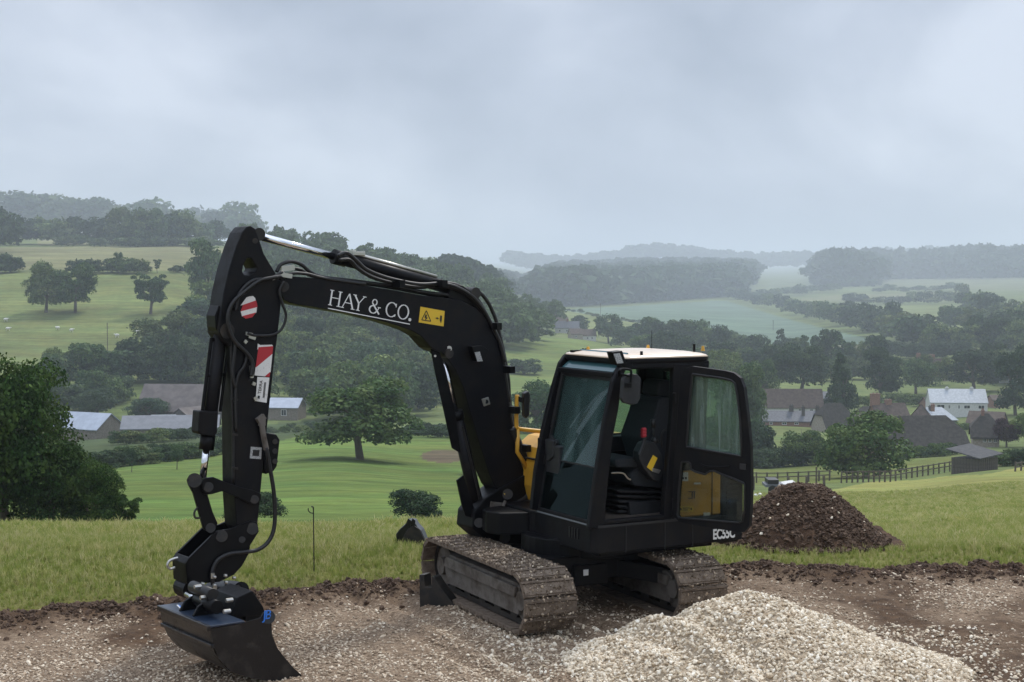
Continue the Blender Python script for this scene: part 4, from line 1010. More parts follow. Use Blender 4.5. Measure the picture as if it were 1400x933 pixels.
# boss and lamp on the boom
g = MB(); g.tube([Q(614, 477, .01), Q(614, 477, -.02)], .028, 14); g.build('pin_cap', M['zinc'], BOOM); g = MB(); g.tube([Q(595, 487, -.03), Q(595, 487, 0)], .012, 10); g.build('pin_cap', M['zinc'], BOOM)
g = MB(); g.prism(QL([(645, 474), (660, 473), (669, 479), (662, 494), (652, 495), (648, 484)], .09), EXT * .35); WL = g.build('boom_lamp', M['black'], BOOM, bevel=.006)
g = MB(); g.prism(QL([(649, 482), (656, 481), (660, 494), (653, 494.5)], .094), EXT * .02); g.build('lamp_lens', M['lamp_lens'], BOOM)
g = MB(); g.prism(QL([(659, 546), (668, 543), (670.5, 553), (662, 556)], .012), EXT * .06); g.build('socket_plate', M['zinc'], BOOM, bevel=.003)
g = MB(); g.tube([Q(665, 549.5, .016), Q(665, 549.5, .005)], .022, 12); g.build('socket', M['black'], BOOM)
# warning decal
def dec(pts, m, o, parent, nm='decal'):
    d_ = MB(); d_.prism(QL(pts, o), EXT * .01); return d_.build(nm, m, parent)
dec([(575, 419.5), (608, 425.5), (606.5, 446.5), (572.5, 441)], M['decal_yellow'], .003, BOOM)
for seg_ in (((576.5, 437.5), (583, 425), ), ((583, 425), (589, 439.5)), ((589, 439.5), (576.5, 437.5))):
    d_ = MB(); d_.bar(Q(*seg_[0], .006), Q(*seg_[1], .006), .008, .002, up=BNn); d_.build('decal_line', M['decal_black'], BOOM)
dec([(582, 430), (584, 431), (583, 434), (585, 434.5), (581.5, 438.5), (582, 435), (580.5, 434.5)], M['decal_black'], .007, BOOM, 'decal_bolt')
dec([(602, 431.5), (604.5, 432), (604, 439), (602.8, 442), (601.5, 438)], M['decal_black'], .007, BOOM, 'decal_figure')
dec([(595, 435), (598.5, 434), (598.5, 435), (600.5, 435.3), (600.5, 436), (598.5, 436), (598.5, 437)], M['decal_black'], .007, BOOM, 'decal_arrow')
# HAY & CO. in thin serif capitals: strokes laid on the near face along the boom
lo, hi = Q(448, 416.5), Q(560, 438.5)
LX = (hi - lo); LXl = LX.length; LX.normalize(); LY = BNn.cross(LX).normalized()
if LY.z < 0: LY = -LY
HL = (Q(450, 394) - Q(448.5, 415)).length
letters = MB()
def st_(p, q, w):
    p = Vector((p[0], p[1], 0)); q = Vector((q[0], q[1], 0)); d = (q - p); n_ = Vector((-d.y, d.x, 0)).normalized() * w / 2
    pts = [p - n_, q - n_, q + n_, p + n_]
    letters.prism([lo + LX * (v.x) + LY * (v.y) + BNn * .003 for v in pts], BNn * -.0025)
def arc_(cx, cy, rx, ry, a0, a1, wt, wn_):
    n_ = 18
    for k in range(n_):
        t0, t1 = math.radians(a0 + (a1 - a0) * k / n_), math.radians(a0 + (a1 - a0) * (k + 1) / n_)
        w = wn_ + (wt - wn_) * abs(math.cos((t0 + t1) / 2))
        e_ = .15 * (t1 - t0)
        st_((cx + rx * math.cos(t0 - e_), cy + ry * math.sin(t0 - e_)), (cx + rx * math.cos(t1 + e_), cy + ry * math.sin(t1 + e_)), w)
h = HL * .96; tk, tn = h * .11, h * .055; u_ = LXl / 112.0      # u_: metres per photo pixel along the line
def serif(x, y, w=5): st_((x - w / 2 * u_, y), (x + w / 2 * u_, y), tn)
def Hh(x, w):
    for q_ in (x, x + w): st_((q_, 0), (q_, h), tk); serif(q_, 0); serif(q_, h)
    st_((x, h * .52), (x + w, h * .52), tn)
Hh(3 * u_, 11 * u_)
ax = 19 * u_; st_((ax, 0), (ax + 7 * u_, h), tn); st_((ax + 7 * u_, h), (ax + 14 * u_, 0), tk); st_((ax + 2.6 * u_, h * .36), (ax + 11.4 * u_, h * .36), tn); serif(ax, 0, 4.5); serif(ax + 14 * u_, 0, 5)
ax = 33.5 * u_; st_((ax, h), (ax + 6.5 * u_, h * .48), tk); st_((ax + 13 * u_, h), (ax + 6.5 * u_, h * .48), tn); st_((ax + 6.5 * u_, h * .5), (ax + 6.5 * u_, 0), tk); serif(ax, h, 4.5); serif(ax + 13 * u_, h, 4.5); serif(ax + 6.5 * u_, 0, 5)
ax = 55 * u_   # ampersand
arc_(ax + 6 * u_, h * .77, 3.0 * u_, h * .20, -50, 230, tk * .8, tn)
arc_(ax + 5.2 * u_, h * .27, 5.0 * u_, h * .26, 95, 330, tk, tn)
st_((ax + 3.8 * u_, h * .66), (ax + 14 * u_, 0), tk); st_((ax + 8.2 * u_, h * .62), (ax + 4.2 * u_, h * .5), tn); st_((ax + 9.6 * u_, h * .13), (ax + 13.0 * u_, h * .46), tn); serif(ax + 13 * u_, h * .47, 4)
arc_(85 * u_, h * .5, 7.2 * u_, h * .5, 42, 318, tk, tn); st_((90.6 * u_, h * .97), (90.6 * u_, h * .72), tn); st_((90.4 * u_, h * .06), (91 * u_, h * .22), tn)
arc_(101.5 * u_, h * .5, 7.2 * u_, h * .5, 0, 360, tk, tn)
arc_(112 * u_, h * .06, 1.1 * u_, h * .045, 0, 360, tk * 1.2, tk * 1.2)
st_((1.0 * u_, -h * .25), (113 * u_, -h * .25), tn * 1.1)
letters.build('lettering', M['white'], BOOM)

# --- arm (dipper) with a lightening hole in its head
arm_o = [(337.5, 310), (343, 309), (349, 313), (353, 323), (361, 347), (371, 364), (384, 385), (386, 400), (384, 420), (381, 448), (376, 487), (369, 551), (359, 646), (354, 700), (352, 720), (345, 730), (333, 730), (324, 722), (321, 680), (320, 603), (319, 520), (317, 476), (306, 466), (300, 455), (299.5, 446), (302, 428), (305.6, 401), (313, 369), (323, 337), (331, 318)]
arm_h = [(338, 353), (343, 353), (348, 360), (352, 367), (350, 372), (342, 377), (334, 376), (331.5, 371), (333, 363)]
am = MB(); AO = .012
am.prism([QL(arm_o, AO), QL(arm_h, AO)], EXT * 1.08); ARM = am.build('arm', M['charcoal'], EXC, bevel=.009)
ARM['label'] = 'upright dipper arm with red and white warning stickers'
g = MB(); g.tube([Q(349, 329.5, AO + .012), Q(349, 329.5, -.28)], .026, 14); g.build('pin', M['steel_dirty'], ARM); g = MB(); g.tube([Q(388, 392, .02), Q(388, 392, -.26)], .05, 18); g.build('pin', M['steel_dirty'], ARM)
# stickers on the arm
O2 = AO + .003
dec([(337, 407), (341, 405.5), (346, 405), (349, 408), (350, 413), (329, 418)], M['white_worn'], O2, ARM, 'sticker')
dec([(332.5, 417), (350, 411), (351.5, 416), (352, 420), (329, 426)], M['red'], O2 + .001, ARM, 'sticker')
dec([(329, 425.5), (351.5, 419.5), (350.5, 428), (331, 433)], M['white_worn'], O2, ARM, 'sticker')
dec([(331, 432.5), (350, 427.5), (345, 434), (336, 436)], M['red'], O2 + .001, ARM, 'sticker')
dec([(352.5, 470), (356, 472), (372, 471.5), (373.5, 474), (352, 478)], M['white_worn'], O2, ARM, 'sticker')
dec([(353.5, 475), (373.5, 473.5), (372.5, 484), (349.5, 503)], M['red'], O2 + .001, ARM, 'sticker')
dec([(349.5, 502), (372.5, 483), (370, 509), (363, 515), (348, 513.5)], M['white_worn'], O2, ARM, 'sticker')
dec([(362, 515), (369.5, 508.5), (368.5, 515.5)], M['red'], O2 + .001, ARM, 'sticker')
dec([(352, 515.5), (368.5, 516.5), (364.5, 551), (349.5, 548.5)], M['white_worn'], O2, ARM, 'sticker')
sx = (Q(352.5, 541, 0) - Q(350, 541, 0)).normalized(); up_ = (Q(356, 524, 0) - Q(353.5, 541, 0)).normalized()
text_obj('sticker_text', 'TERRA', Q(356.5, 539, O2 + .002), up_, BNn.cross(up_), .042, M['decal_black'], ARM, .001)
for k in range(3): dec([(361.5 + k * .9, 523), (362.0 + k * .9, 523), (359.8 + k * .9, 544), (359.3 + k * .9, 544)], M['decal_black'], O2 + .002, ARM, 'sticker_line')
dec([(352.5, 541), (355.5, 541.5), (355, 545.5), (352, 545)], M['decal_black'], O2 + .002, ARM, 'sticker_block')
dec([(343, 611), (358, 612), (357, 628), (341.5, 627)], M['lamp_lens'], O2, ARM, 'data_plate'); dec([(346, 615), (355, 615.5), (354, 624), (345, 623.5)], M['decal_black'], O2 + .001, ARM, 'data_plate')
# bracket block on the arm's inner side with its hose coupling
g = MB(); g.prism(QL([(366, 592), (378, 594), (383, 602), (381, 620), (379, 638), (374, 645), (363, 649), (360, 640)], -.02), EXT * .8); BB = g.build('valve_guard', M['black'], ARM, bevel=.012)
for y_ in (604, 617, 631): g = MB(); g.tube([Q(376, y_, .0), Q(376, y_, -.03)], .026, 12); g.build('pin_cap', M['steel_dirty'], ARM)
g = MB(); g.bar(Q(352, 576, .04), Q(361, 569, .04), .05, .05, up=BNn); g.tube([Q(358, 570, .04), Q(358, 582, .04)], .035, 10); g.tube(spline(QL([(358, 580), (360, 595), (364, 615)], .05)), .026, 10); g.build('hose_coupling', M['frame_mud'], ARM)
HS = MB(); HS.tube(spline(QL([(364, 612), (369, 640), (374, 670), (376, 700), (374, 725), (366, 742), (352, 752), (335, 755), (312, 758), (296, 768), (290, 785), (291, 800)], .06), 8), .019, 10); HS.build('hose', M['rubber'], ARM, smooth=True)
# hoses at the arm head
for j, (pts, r_, o_) in enumerate([
    ([(384, 378), (372, 380), (355, 384), (338, 396), (320, 412), (312, 430), (313, 450), (322, 468), (338, 484), (345, 497), (343, 515)], .019, .05),
    ([(386, 372), (370, 381), (348, 383), (335, 392), (326, 405), (322, 425)], .017, .035),
    ([(388, 385), (382, 398), (386, 415), (391, 432), (385, 450), (372, 458), (350, 459), (338, 456)], .013, .04),
    ([(322, 468), (320, 490), (318, 512), (322, 530)], .017, .03), ([(338, 484), (334, 500), (325, 515), (322, 545), (323, 590)], .015, .03),
    ([(314, 440), (316, 480), (317, 540), (319, 600), (319, 660)], .014, .0)]):
    g = MB(); g.tube(spline(QL(pts, o_), 8), r_, 8); g.build('hose', M['rubber'], ARM, smooth=True)
g = MB(); [g.bar(Q(x0, y0, .03), Q(x1, y1, .03), .03, .02, up=BNn) for x0, y0, x1, y1 in ((336, 456, 345, 458), (340, 460, 349, 463), (334, 466, 337, 469), (343, 500, 344, 517), (345, 524, 349, 526), (348, 543, 350, 548))]; g.build('clamp', M['zinc'], ARM)
g = MB(); [g.bar(Q(317, y_, .02), Q(325, y_ + 1, .02), .02, .02, up=BNn) for y_ in (519, 546, 594, 640)]; g.build('hose_clip', M['steel_dirty'], ARM)

# --- arm cylinder along the top of the boom
P0, P1 = Q(346, 321, -.12), Q(640, 401, -.12); dv = P1 - P0
f1 = (452 - 346) / (640 - 346.0)
AC = cyl('arm_cylinder', P0 + dv * (f1 + .0), P0 + dv * .93, .062, M['charcoal'], EXC); AC['label'] = 'arm cylinder along the top of the boom'
cyl('rod', P0 + dv * .02, P0 + dv * (f1 + .02), .036, M['chrome'], AC); cyl('gland', P0 + dv * (f1 - .01), P0 + dv * (f1 + .045), .072, M['black'], AC)
cyl('pipe', P0 + dv * (f1 + .08) + ZZ * .082, P0 + dv * .84 + ZZ * .078, .018, M['zinc'], AC)
g = MB(); g.tube([P0 + BNn * .13, P0 - BNn * .13], .06, 16); g.build('pin', M['steel_dirty'], AC); g = MB(); g.tube([P1 + BNn * .14, P1 - BNn * .14], .06, 16); g.build('pin', M['steel_dirty'], AC)
g = MB(); g.prism(QL([(618, 388), (634, 391), (650, 405), (655, 420), (630, 412), (612, 407)], -.03), EXT * .8); g.build('bracket', M['black'], BOOM, bevel=.01)
g = MB(); c_ = P0 + dv * (f1 + .10) + ZZ * .09; g.box(c_, BD * .07, BNn * .035, ZZ * .018); g.box(c_ + BD * .05 + ZZ * .02, BD * .02, BNn * .03, ZZ * .012); g.build('hose_clamp', M['zinc'], AC, bevel=.004)
# hose bundles
for pts, r_, o_ in [
    ([(462, 350), (474, 346), (487, 356), (500, 368), (520, 377), (545, 384), (575, 389), (600, 388), (622, 392), (645, 405), (662, 425), (674, 448), (684, 470), (690, 495)], .019, .02),
    ([(464, 356), (478, 356), (490, 368), (508, 379), (535, 387), (570, 393), (598, 391), (625, 396), (648, 412), (664, 432), (676, 456), (686, 480), (691, 515), (696, 550)], .019, -.03),
    ([(470, 350), (486, 361), (502, 375), (530, 384), (560, 390), (590, 389), (618, 388), (640, 398), (655, 412), (670, 440), (682, 465), (689, 490), (693, 530), (700, 570), (708, 605), (718, 632), (724, 650), (722, 668)], .018, -.08),
    ([(378, 372), (384, 362), (398, 358), (412, 362), (424, 372), (440, 379), (480, 384), (540, 392), (580, 400), (620, 405), (645, 415), (660, 432), (671, 452), (682, 472), (689, 500), (693, 535)], .018, -.05),
    ([(380, 376), (392, 368), (410, 369), (425, 377), (460, 383), (520, 391), (570, 400), (615, 408), (640, 416), (655, 430), (668, 452), (681, 480), (688, 520), (695, 560), (705, 600), (714, 635)], .017, -.12),
    ([(386, 380), (400, 374), (420, 375), (445, 381), (500, 389)], .016, .0),
    ([(640, 398), (655, 400), (668, 415), (678, 438), (684, 462), (690, 490), (695, 520), (697, 550), (704, 585), (714, 612), (724, 635), (728, 655), (720, 680), (708, 700)], .02, -.16),
    ([(694, 548), (700, 580), (710, 610), (722, 634), (727, 650), (724, 668), (712, 680), (700, 692), (690, 700)], .022, -.04),
    ([(692, 530), (699, 570), (709, 600), (720, 622), (730, 642), (729, 662), (719, 684)], .022, -.2)]:
    g = MB(); g.tube(spline(QL(pts, o_), 8), r_, 8); g.build('hose', M['rubber'], BOOM, smooth=True)
for pts, r_, o_ in [([(700, 585), (708, 606), (718, 630), (727, 648), (728, 664), (718, 680), (704, 690), (694, 704)], .045, .0), ([(704, 596), (713, 618), (722, 640), (723, 656), (716, 668), (706, 674), (698, 690)], .045, -.12), ([(700, 620), (708, 640), (716, 655), (708, 668), (700, 676)], .05, -.05), ([(712, 655), (718, 672), (713, 690), (704, 700)], .04, -.2)]:
    g = MB(); g.tube(spline(QL(pts, o_), 8), r_, 10); g.build('hose_sleeve', M['rubber'], BOOM, smooth=True)
g = MB(); g.bar(Q(372, 381, .03), Q(388, 373, .03), .035, .03, up=BNn); g.bar(Q(386, 376, .02), Q(399, 378, .02), .04, .02, up=BNn); g.bar(Q(384, 368, -.05), Q(402, 366, -.05), .05, .03, up=BNn); g.build('hose_fitting', M['zinc'], BOOM)
g = MB()
for x_, y_ in ((540, 388), (598, 388), (672, 446), (690, 505), (697, 560), (712, 612)):
    g.box(Q(x_, y_, -.02), BD * .03, BNn * .14, ZZ * .035)
g.build('hose_strap', M['black'], BOOM)

# --- bucket cylinder on the front of the arm
P0, P1 = Q(302, 452, -.12), Q(277, 656, -.12); dv = P1 - P0
BC = cyl('bucket_cylinder', P0 + dv * .02, P0 + dv * .72, .062, M['charcoal'], EXC); BC['label'] = 'bucket cylinder hanging beside the dipper arm'
cyl('gland', P0 + dv * .70, P0 + dv * .80, .068, M['black'], BC); cyl('rod', P0 + dv * .78, P0 + dv * .99, .032, M['chrome'], BC)
g = MB(); g.prism(QL([(273, 562), (299, 563), (297, 592), (294, 597), (273, 594), (271, 590)], -.04), EXT * .65); g.build('collar', M['charcoal'], BC, bevel=.012)
g = MB(); g.tube([P0 + dv * .05 + BD * .085, P0 + dv * .62 + BD * .085], .017, 8); g.tube([P0 + dv * .05 - BD * .09, P0 + dv * .55 - BD * .09], .015, 8)
[g.tube([P0 + dv * f + BD * .085, P0 + dv * f - BD * .09], .02, 8) for f in (.06, .3)]; g.build('pipe', M['black'], BC)
g = MB(); g.tube([P0 + BNn * .14, P0 - BNn * .14], .07, 18); g.build('pin', M['steel_dirty'], BC)
g = MB(); g.prism(QL([(299, 418), (304, 420), (303, 446), (299, 458), (295, 448), (294, 432)], -.03), EXT * .8); g.build('cylinder_ear', M['black'], ARM, bevel=.008)
# --- linkage
lk = MB()
for o_ in (.05, -.27):
    lk.prism(QL([(276, 660), (280, 654), (292, 652.5), (310, 660), (330, 667), (348, 671), (357, 675), (357, 684), (350, 690), (340, 688), (322, 679), (304, 672), (290, 676), (281, 677), (277, 670)], o_), EXT * .14)
LK = lk.build('arm_link', M['black'], EXC, bevel=.006)
for x_, y_, r_ in ((285, 666, .045), (348, 683, .04)): g = MB(); g.tube([Q(x_, y_, .065), Q(x_, y_, -.32)], r_, 16); g.build('pin', M['steel_dirty'], LK)
lk = MB()
for o_ in (.01, -.22):
    lk.prism(QL([(259, 664), (257, 657), (261, 650), (268, 648), (275, 651), (279, 658), (284, 676), (291, 700), (298, 716), (294, 724), (286, 728), (279, 724), (273, 703), (265, 675)], o_), EXT * .16)
BLk = lk.build('bucket_link', M['black'], EXC, bevel=.006)
for x_, y_, r_ in ((266, 657, .065), (288, 722, .045)): g = MB(); g.tube([Q(x_, y_, .03), Q(x_, y_, -.27)], r_, 18); g.build('pin', M['steel_dirty'], BLk)
g = MB(); g.tube(spline(QL([(277, 686), (272, 692), (266, 700), (267, 708), (275, 708)], .0)), .010, 8); g.build('lifting_eye', M['steel_dirty'], BLk)
# --- quick coupler: two cheek plates, a nose box and a rotator under it
cp = MB()
cheek = [(295, 727), (317, 723), (331, 717), (343, 712), (352, 714), (354, 727), (342, 746), (341, 756), (331, 774), (320, 786), (300, 796), (256, 799), (254, 771), (258.6, 763)]
CKQ = QL(cheek, .03); 
for o_ in (0, -.27): cp.prism([p + BNn * o_ for p in CKQ], EXT * .12)
cp.prism([p + BNn * -.02 for p in QL([(256, 799), (254, 772), (266, 770), (300, 766), (335, 760), (331, 774), (320, 786), (300, 796)], .03)], EXT * 1.05)
e0_, e1_, e2_ = CKQ[11], CKQ[12], CKQ[13]
cp.prism([e0_, e1_, e1_ - BD * .02, e0_ - BD * .02], EXT * 1.2); cp.prism([e1_, e2_, e2_ - BD * .02, e1_ - BD * .02], EXT * 1.2)
CP = cp.build('quick_coupler', M['black'], EXC, bevel=.006)
for x_, y_, r_ in ((345, 723, .055), (303, 733, .055), (331, 738, .03)): g = MB(); g.tube([Q(x_, y_, .05), Q(x_, y_, -.28)], r_, 18); g.build('pin', M['steel_dirty'], CP)
g = MB(); g.tube(spline(QL([(243, 763), (236, 765), (231, 768), (229, 774), (233, 778), (239, 776)], -.10)), .012, 8); g.build('hook', M['zinc'], CP)
ro = MB(); rc = Q(306, 806, -.12)
ro.tube([rc + ZZ * .05, rc - ZZ * .02], .17, 24); ro.tube([rc - ZZ * .02, rc - ZZ * .10], .13, 24)
ro.box(rc - ZZ * .13, BD * .17, BNn * .12, ZZ * .05)
ro.tube([rc - ZZ * .08, rc - ZZ * .34], .15, 20); ro.tube([rc + BNn * .16 - ZZ * .22, rc - BNn * .2 - ZZ * .22], .10, 18)
ro.prism(QL([(276, 812), (330, 800), (337, 830), (322, 848), (292, 854), (278, 842)], -.03), EXT * .5)
ro.prism(QL([(257, 810), (263, 806), (270, 812), (263, 842), (251, 841)], .02), EXT * .10); ro.prism(QL([(268, 822), (275, 818), (276, 846), (262, 845)], .06), EXT * .10)
ro.prism(QL([(333, 812), (340, 808), (351, 821), (358, 838), (356, 848), (336, 850)], -.0), EXT * .5)
ROT = ro.build('tilt_rotator', M['black'], EXC, bevel=.006)
g = MB(); c_ = Q(258, 805, -.1); g.tube([c_ + BNn * .08, c_ - BNn * .14], .09, 20); g.tube([Q(298, 832, .06), Q(298, 832, -.2)], .055, 16); g.tube([Q(330, 806, .02), Q(330, 806, -.2)], .07, 16); g.build('motor', M['black'], ROT)
g = MB()
for x_, y_, o_ in ((277, 798, .08), (293, 789, .08), (293, 800, .09), (280, 804, .08), (308, 787, .08), (309, 796, .08), (320, 790, .07), (325, 812, .06), (326, 818, .06), (303, 828, .1), (316, 835, .06), (321, 832, .07), (302, 841, .08), (260, 818, .03)):
    g.tube([Q(x_ - 1.8, y_, o_ + .09), Q(x_ + 1.8, y_ + .5, o_ + .09)], .014, 8)
for x_, y_ in ((291, 787), (294, 803)): g.tube([Q(x_, y_ - 3, .13), Q(x_, y_ + 4, .13)], .018, 8)
g.build('hose_fitting', M['zinc'], ROT)
for pts, r_, o_ in [([(262, 803), (272, 802), (280, 812), (284, 828), (283, 845)], .015, .06), ([(260, 818), (256, 832), (252, 838)], .012, .04), ([(296, 826), (302, 826), (304, 836), (298, 842)], .012, .09), ([(308, 800), (318, 805), (322, 818), (316, 832)], .014, .05), ([(291, 803), (288, 815), (292, 828)], .013, .07)]:
    g = MB(); g.tube(spline(QL(pts, o_), 6), r_, 8); g.build('hose', M['rubber'], ROT, smooth=True)
# --- tilting ditching bucket: side plates, curved shell, top plate
WD = Vector((-.60, .80, 0)); MD = Vector((.80, .60, 0)); TIP = hit(422, 931, Vector((0, 12.62, 0)), Vector((0, 1, 0)))
def KP(px, py, o=0.0): return hit(px, py, TIP + WD * o, WD)
def KL(pts, o=0.0): return [KP(x, y, o) for x, y in pts]
WID = .97
side = [(288, 860), (291, 880), (299, 900), (316, 918), (338, 926), (363, 931), (395, 933), (422, 932), (401, 913), (388, 898), (379, 886), (372, 868), (371, 845), (368, 838), (361, 838), (357, 845), (340, 850), (320, 855)]
bk = MB(); sp = KL(side)
bk.prism(sp, WD * .02); bk.prism([p + WD * (WID - .02) for p in sp], WD * .02)
shell = spline(KL([(288, 860), (291, 880), (299, 900), (316, 918), (338, 926), (363, 931), (395, 933), (422, 932)]), 3)
cen = KP(345, 880)
inner = [p + (cen - p).normalized() * .022 for p in shell]
bk.prism([p + WD * .019 for p in shell + inner[::-1]], WD * (WID - .038))
BUC = bk.build('bucket', M['bucket'], EXC)
BUC['label'] = 'wide black tilting bucket resting on the stony ground'
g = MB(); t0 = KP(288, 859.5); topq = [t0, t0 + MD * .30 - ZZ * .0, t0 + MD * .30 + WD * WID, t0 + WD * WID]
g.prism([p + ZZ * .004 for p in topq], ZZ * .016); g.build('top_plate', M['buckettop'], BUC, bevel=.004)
g = MB(); e0 = KP(291, 884, -.006); g.bar(e0, e0 + WD * WID, .03, .03); g.bar(t0 - MD * .012 + ZZ * .0, t0 - MD * .012 + WD * WID, .03, .045); g.build('wear_strip', M['bucket'], BUC, bevel=.006)
g = MB(); g.bar(KP(417, 929, -.01), KP(417, 929, WID + .01), .14, .024, up=(MD * .45 + ZZ).normalized()); g.build('cutting_edge', M['frame_mud'], BUC, bevel=.004)
g = MB()   # tilt mount: hangers over the bucket
for f in (.40, .66):
    q0 = t0 + WD * WID * f
    g.prism([q0 + MD * a + ZZ * z for a, z in [(.03, .02), (.08, .10), (.14, .13), (.24, .13), (.30, .06), (.33, .0), (.3, -.05)]], WD * .03)
g.prism([t0 + WD * .25 + MD * a + ZZ * z for a, z in [(.30, .0), (.36, .16), (.50, .20), (.60, .05), (.62, -.02)]], WD * .4)
TM = g.build('tilt_mount', M['black'], BUC, bevel=.008)
for f0, f1, mm_, zz, rr_ in ((.22, .62, 'black', .11, .055), (.60, .86, 'chrome', .11, .022), (.30, .72, 'rubber', .20, .05)):
    cyl('tilt_cylinder' if mm_ == 'black' else 'tilt_rod' if mm_ == 'chrome' else 'tilt_motor', t0 + WD * WID * f0 + MD * .16 + ZZ * zz, t0 + WD * WID * f1 + MD * .18 + ZZ * zz, rr_, M[mm_], BUC)
for f0, m0, zz in ((.12, .20, .09), (.2, .26, .16), (.34, .10, .18), (.5, .12, .24)):
    g = MB(); q0 = t0 + WD * WID * f0 + MD * m0 + ZZ * zz; g.tube([q0 - MD * .03, q0 + MD * .03], .018, 8); g.build('hose_fitting', M['zinc'], BUC)
g = MB(); g.tube([KP(367, 844, -.012), KP(367, 844, .06)], .055, 20); g.build('lifting_ear', M['bucket'], BUC)
ez = (ZZ * .96 + MD * .1).normalized()
text_obj('lettering', 'JB', KP(359.5, 847.5, -.016), MD, ez, .105, M['blue'], BUC, .003, .8)
g = MB(); lf = t0 + WD * (WID - .22) + MD * .03 + ZZ * .0225
for k in range(3): g.prism([lf + MD * (.04 + .05 * k) + WD * (-.09), lf + MD * (.06 + .05 * k) + WD * (-.09), lf + MD * (.10 + .05 * k) + WD * .12, lf + MD * (.08 + .05 * k) + WD * .12], ZZ * .002)
g.build('logo', M['blue'], BUC); 
g = MB(); g.prism([lf + MD * .03 + WD * -.08, lf + MD * .04 + WD * -.08, lf + MD * .09 + WD * .12, lf + MD * .075 + WD * .12], ZZ * .0025); g.build('logo', M['white'], BUC)
# spare trenching bucket standing in the grass, and the electric fence pin
SPB = on_ground(566, 750, 16.8); sx0 = SPB - Vector((0, 0, .02))
def SQ(px, py, o=0): return hit(px, py, SPB + Vector((0, -.1 + o, 0)), Vector((0, 1, 0)))
SBK = empty('spare_bucket', tuple(SPB), 'small dark digging bucket standing in the long grass left of the tracks', 'bucket')
g = MB(); g.prism([SQ(*p) for p in [(547, 753), (543, 742), (541, 731), (546, 724), (553, 718), (558, 712), (566, 713), (570, 720), (576, 726), (584, 745), (585, 752)]], Vector((.02, .22, 0))); g.build('shell', M['bucket'], SBK, bevel=.01)
g = MB(); g.prism([SQ(*p, -.03) for p in [(548, 753), (551, 735), (558, 723), (566, 719), (574, 724), (580, 738), (585, 753)]], Vector((0, .03, 0))); g.build('side_plate', M['steel_dirty'], SBK, bevel=.005)
g = MB(); [g.prism([SQ(x_, 716, -.02), SQ(x_ + 3, 709, -.02), SQ(x_ + 7, 712, -.02), SQ(x_ + 6, 722, -.02)], Vector((0, .03, 0))) for x_ in (555, 561)]; g.build('hanger', M['bucket'], SBK)
pb = on_ground(429.5, 791, 15.2); g = MB(); g.tube([pb - ZZ * .05, atY(428.5, 697, pb.y)], .0065, 6)
g.tube(spline([atY(428.5, 697, pb.y), atY(428, 693.5, pb.y), atY(425.5, 693, pb.y)], 4), .008, 6); g.tube(spline([atY(428, 702, pb.y), atY(424, 701, pb.y), atY(421.5, 698, pb.y), atY(421.5, 695, pb.y)], 5), .006, 6)
fp = g.build('fence_pin', M['rubber'], None, origin=tuple(pb)); tag(fp, 'thin dark electric fence stake with hooked top at the edge of the grass', 'stake')
# ------------------------------------------------------------------ TREES, HEDGES, WOODS
def leaf_mat(name, cols, hue_noise=.35):
    m = bpy.data.materials.new(name); m.use_nodes = True; t = m.node_tree; b = t.nodes['Principled BSDF']
    b.inputs['Roughness'].default_value = .75; b.inputs['Specular IOR Level'].default_value = .15
    oi = t.nodes.new('ShaderNodeObjectInfo'); g = t.nodes.new('ShaderNodeNewGeometry')
    r = t.nodes.new('ShaderNodeValToRGB')
    r.color_ramp.elements[0].color = (*cols[0], 1); r.color_ramp.elements[1].color = (*cols[-1], 1)
    for i, c in enumerate(cols[1:-1]): r.color_ramp.elements.new((i + 1) / (len(cols) - 1)).color = (*c, 1)
    t.links.new(oi.outputs['Random'], r.inputs[0])
    mp = t.nodes.new('ShaderNodeMapRange'); mp.inputs[3].default_value = 1 - hue_noise * .9; mp.inputs[4].default_value = 1 + hue_noise * 1.3
    t.links.new(g.outputs['Random Per Island'], mp.inputs[0])
    v = t.nodes.new('ShaderNodeVectorMath'); v.operation = 'SCALE'; t.links.new(r.outputs[0], v.inputs[0]); t.links.new(mp.outputs[0], v.inputs['Scale'])
    tcn = t.nodes.new('ShaderNodeTexCoord'); n = t.nodes.new('ShaderNodeTexNoise'); n.inputs['Scale'].default_value = 5.5; n.inputs['Detail'].default_value = 3
    t.links.new(tcn.outputs['Object'], n.inputs['Vector']); m3 = t.nodes.new('ShaderNodeMapRange'); m3.inputs[1].default_value = .35; m3.inputs[2].default_value = .65; m3.inputs[3].default_value = .47; m3.inputs[4].default_value = .525
    m4 = t.nodes.new('ShaderNodeMapRange'); m4.inputs[1].default_value = .35; m4.inputs[2].default_value = .65; m4.inputs[3].default_value = 1.4; m4.inputs[4].default_value = .72
    t.links.new(n.outputs['Fac'], m3.inputs[0]); t.links.new(n.outputs['Fac'], m4.inputs[0])
    hs = t.nodes.new('ShaderNodeHueSaturation'); t.links.new(v.outputs[0], hs.inputs['Color']); t.links.new(m3.outputs[0], hs.inputs['Hue']); t.links.new(m4.outputs[0], hs.inputs['Value'])
    t.links.new(hs.outputs[0], b.inputs['Base Color'])
    tl = t.nodes.new('ShaderNodeBsdfTranslucent'); t.links.new(hs.outputs[0], tl.inputs[0]); mxs = t.nodes.new('ShaderNodeMixShader'); mxs.inputs[0].default_value = .25
    t.links.new(b.outputs[0], mxs.inputs[1]); t.links.new(tl.outputs[0], mxs.inputs[2]); t.links.new(mxs.outputs[0], t.nodes['Material Output'].inputs['Surface'])
    return m
M['leaf'] = leaf_mat('broadleaf_foliage', [(.038, .078, .028), (.072, .118, .034), (.046, .086, .040), (.105, .145, .044), (.050, .094, .030), (.085, .112, .038), (.040, .076, .036)])
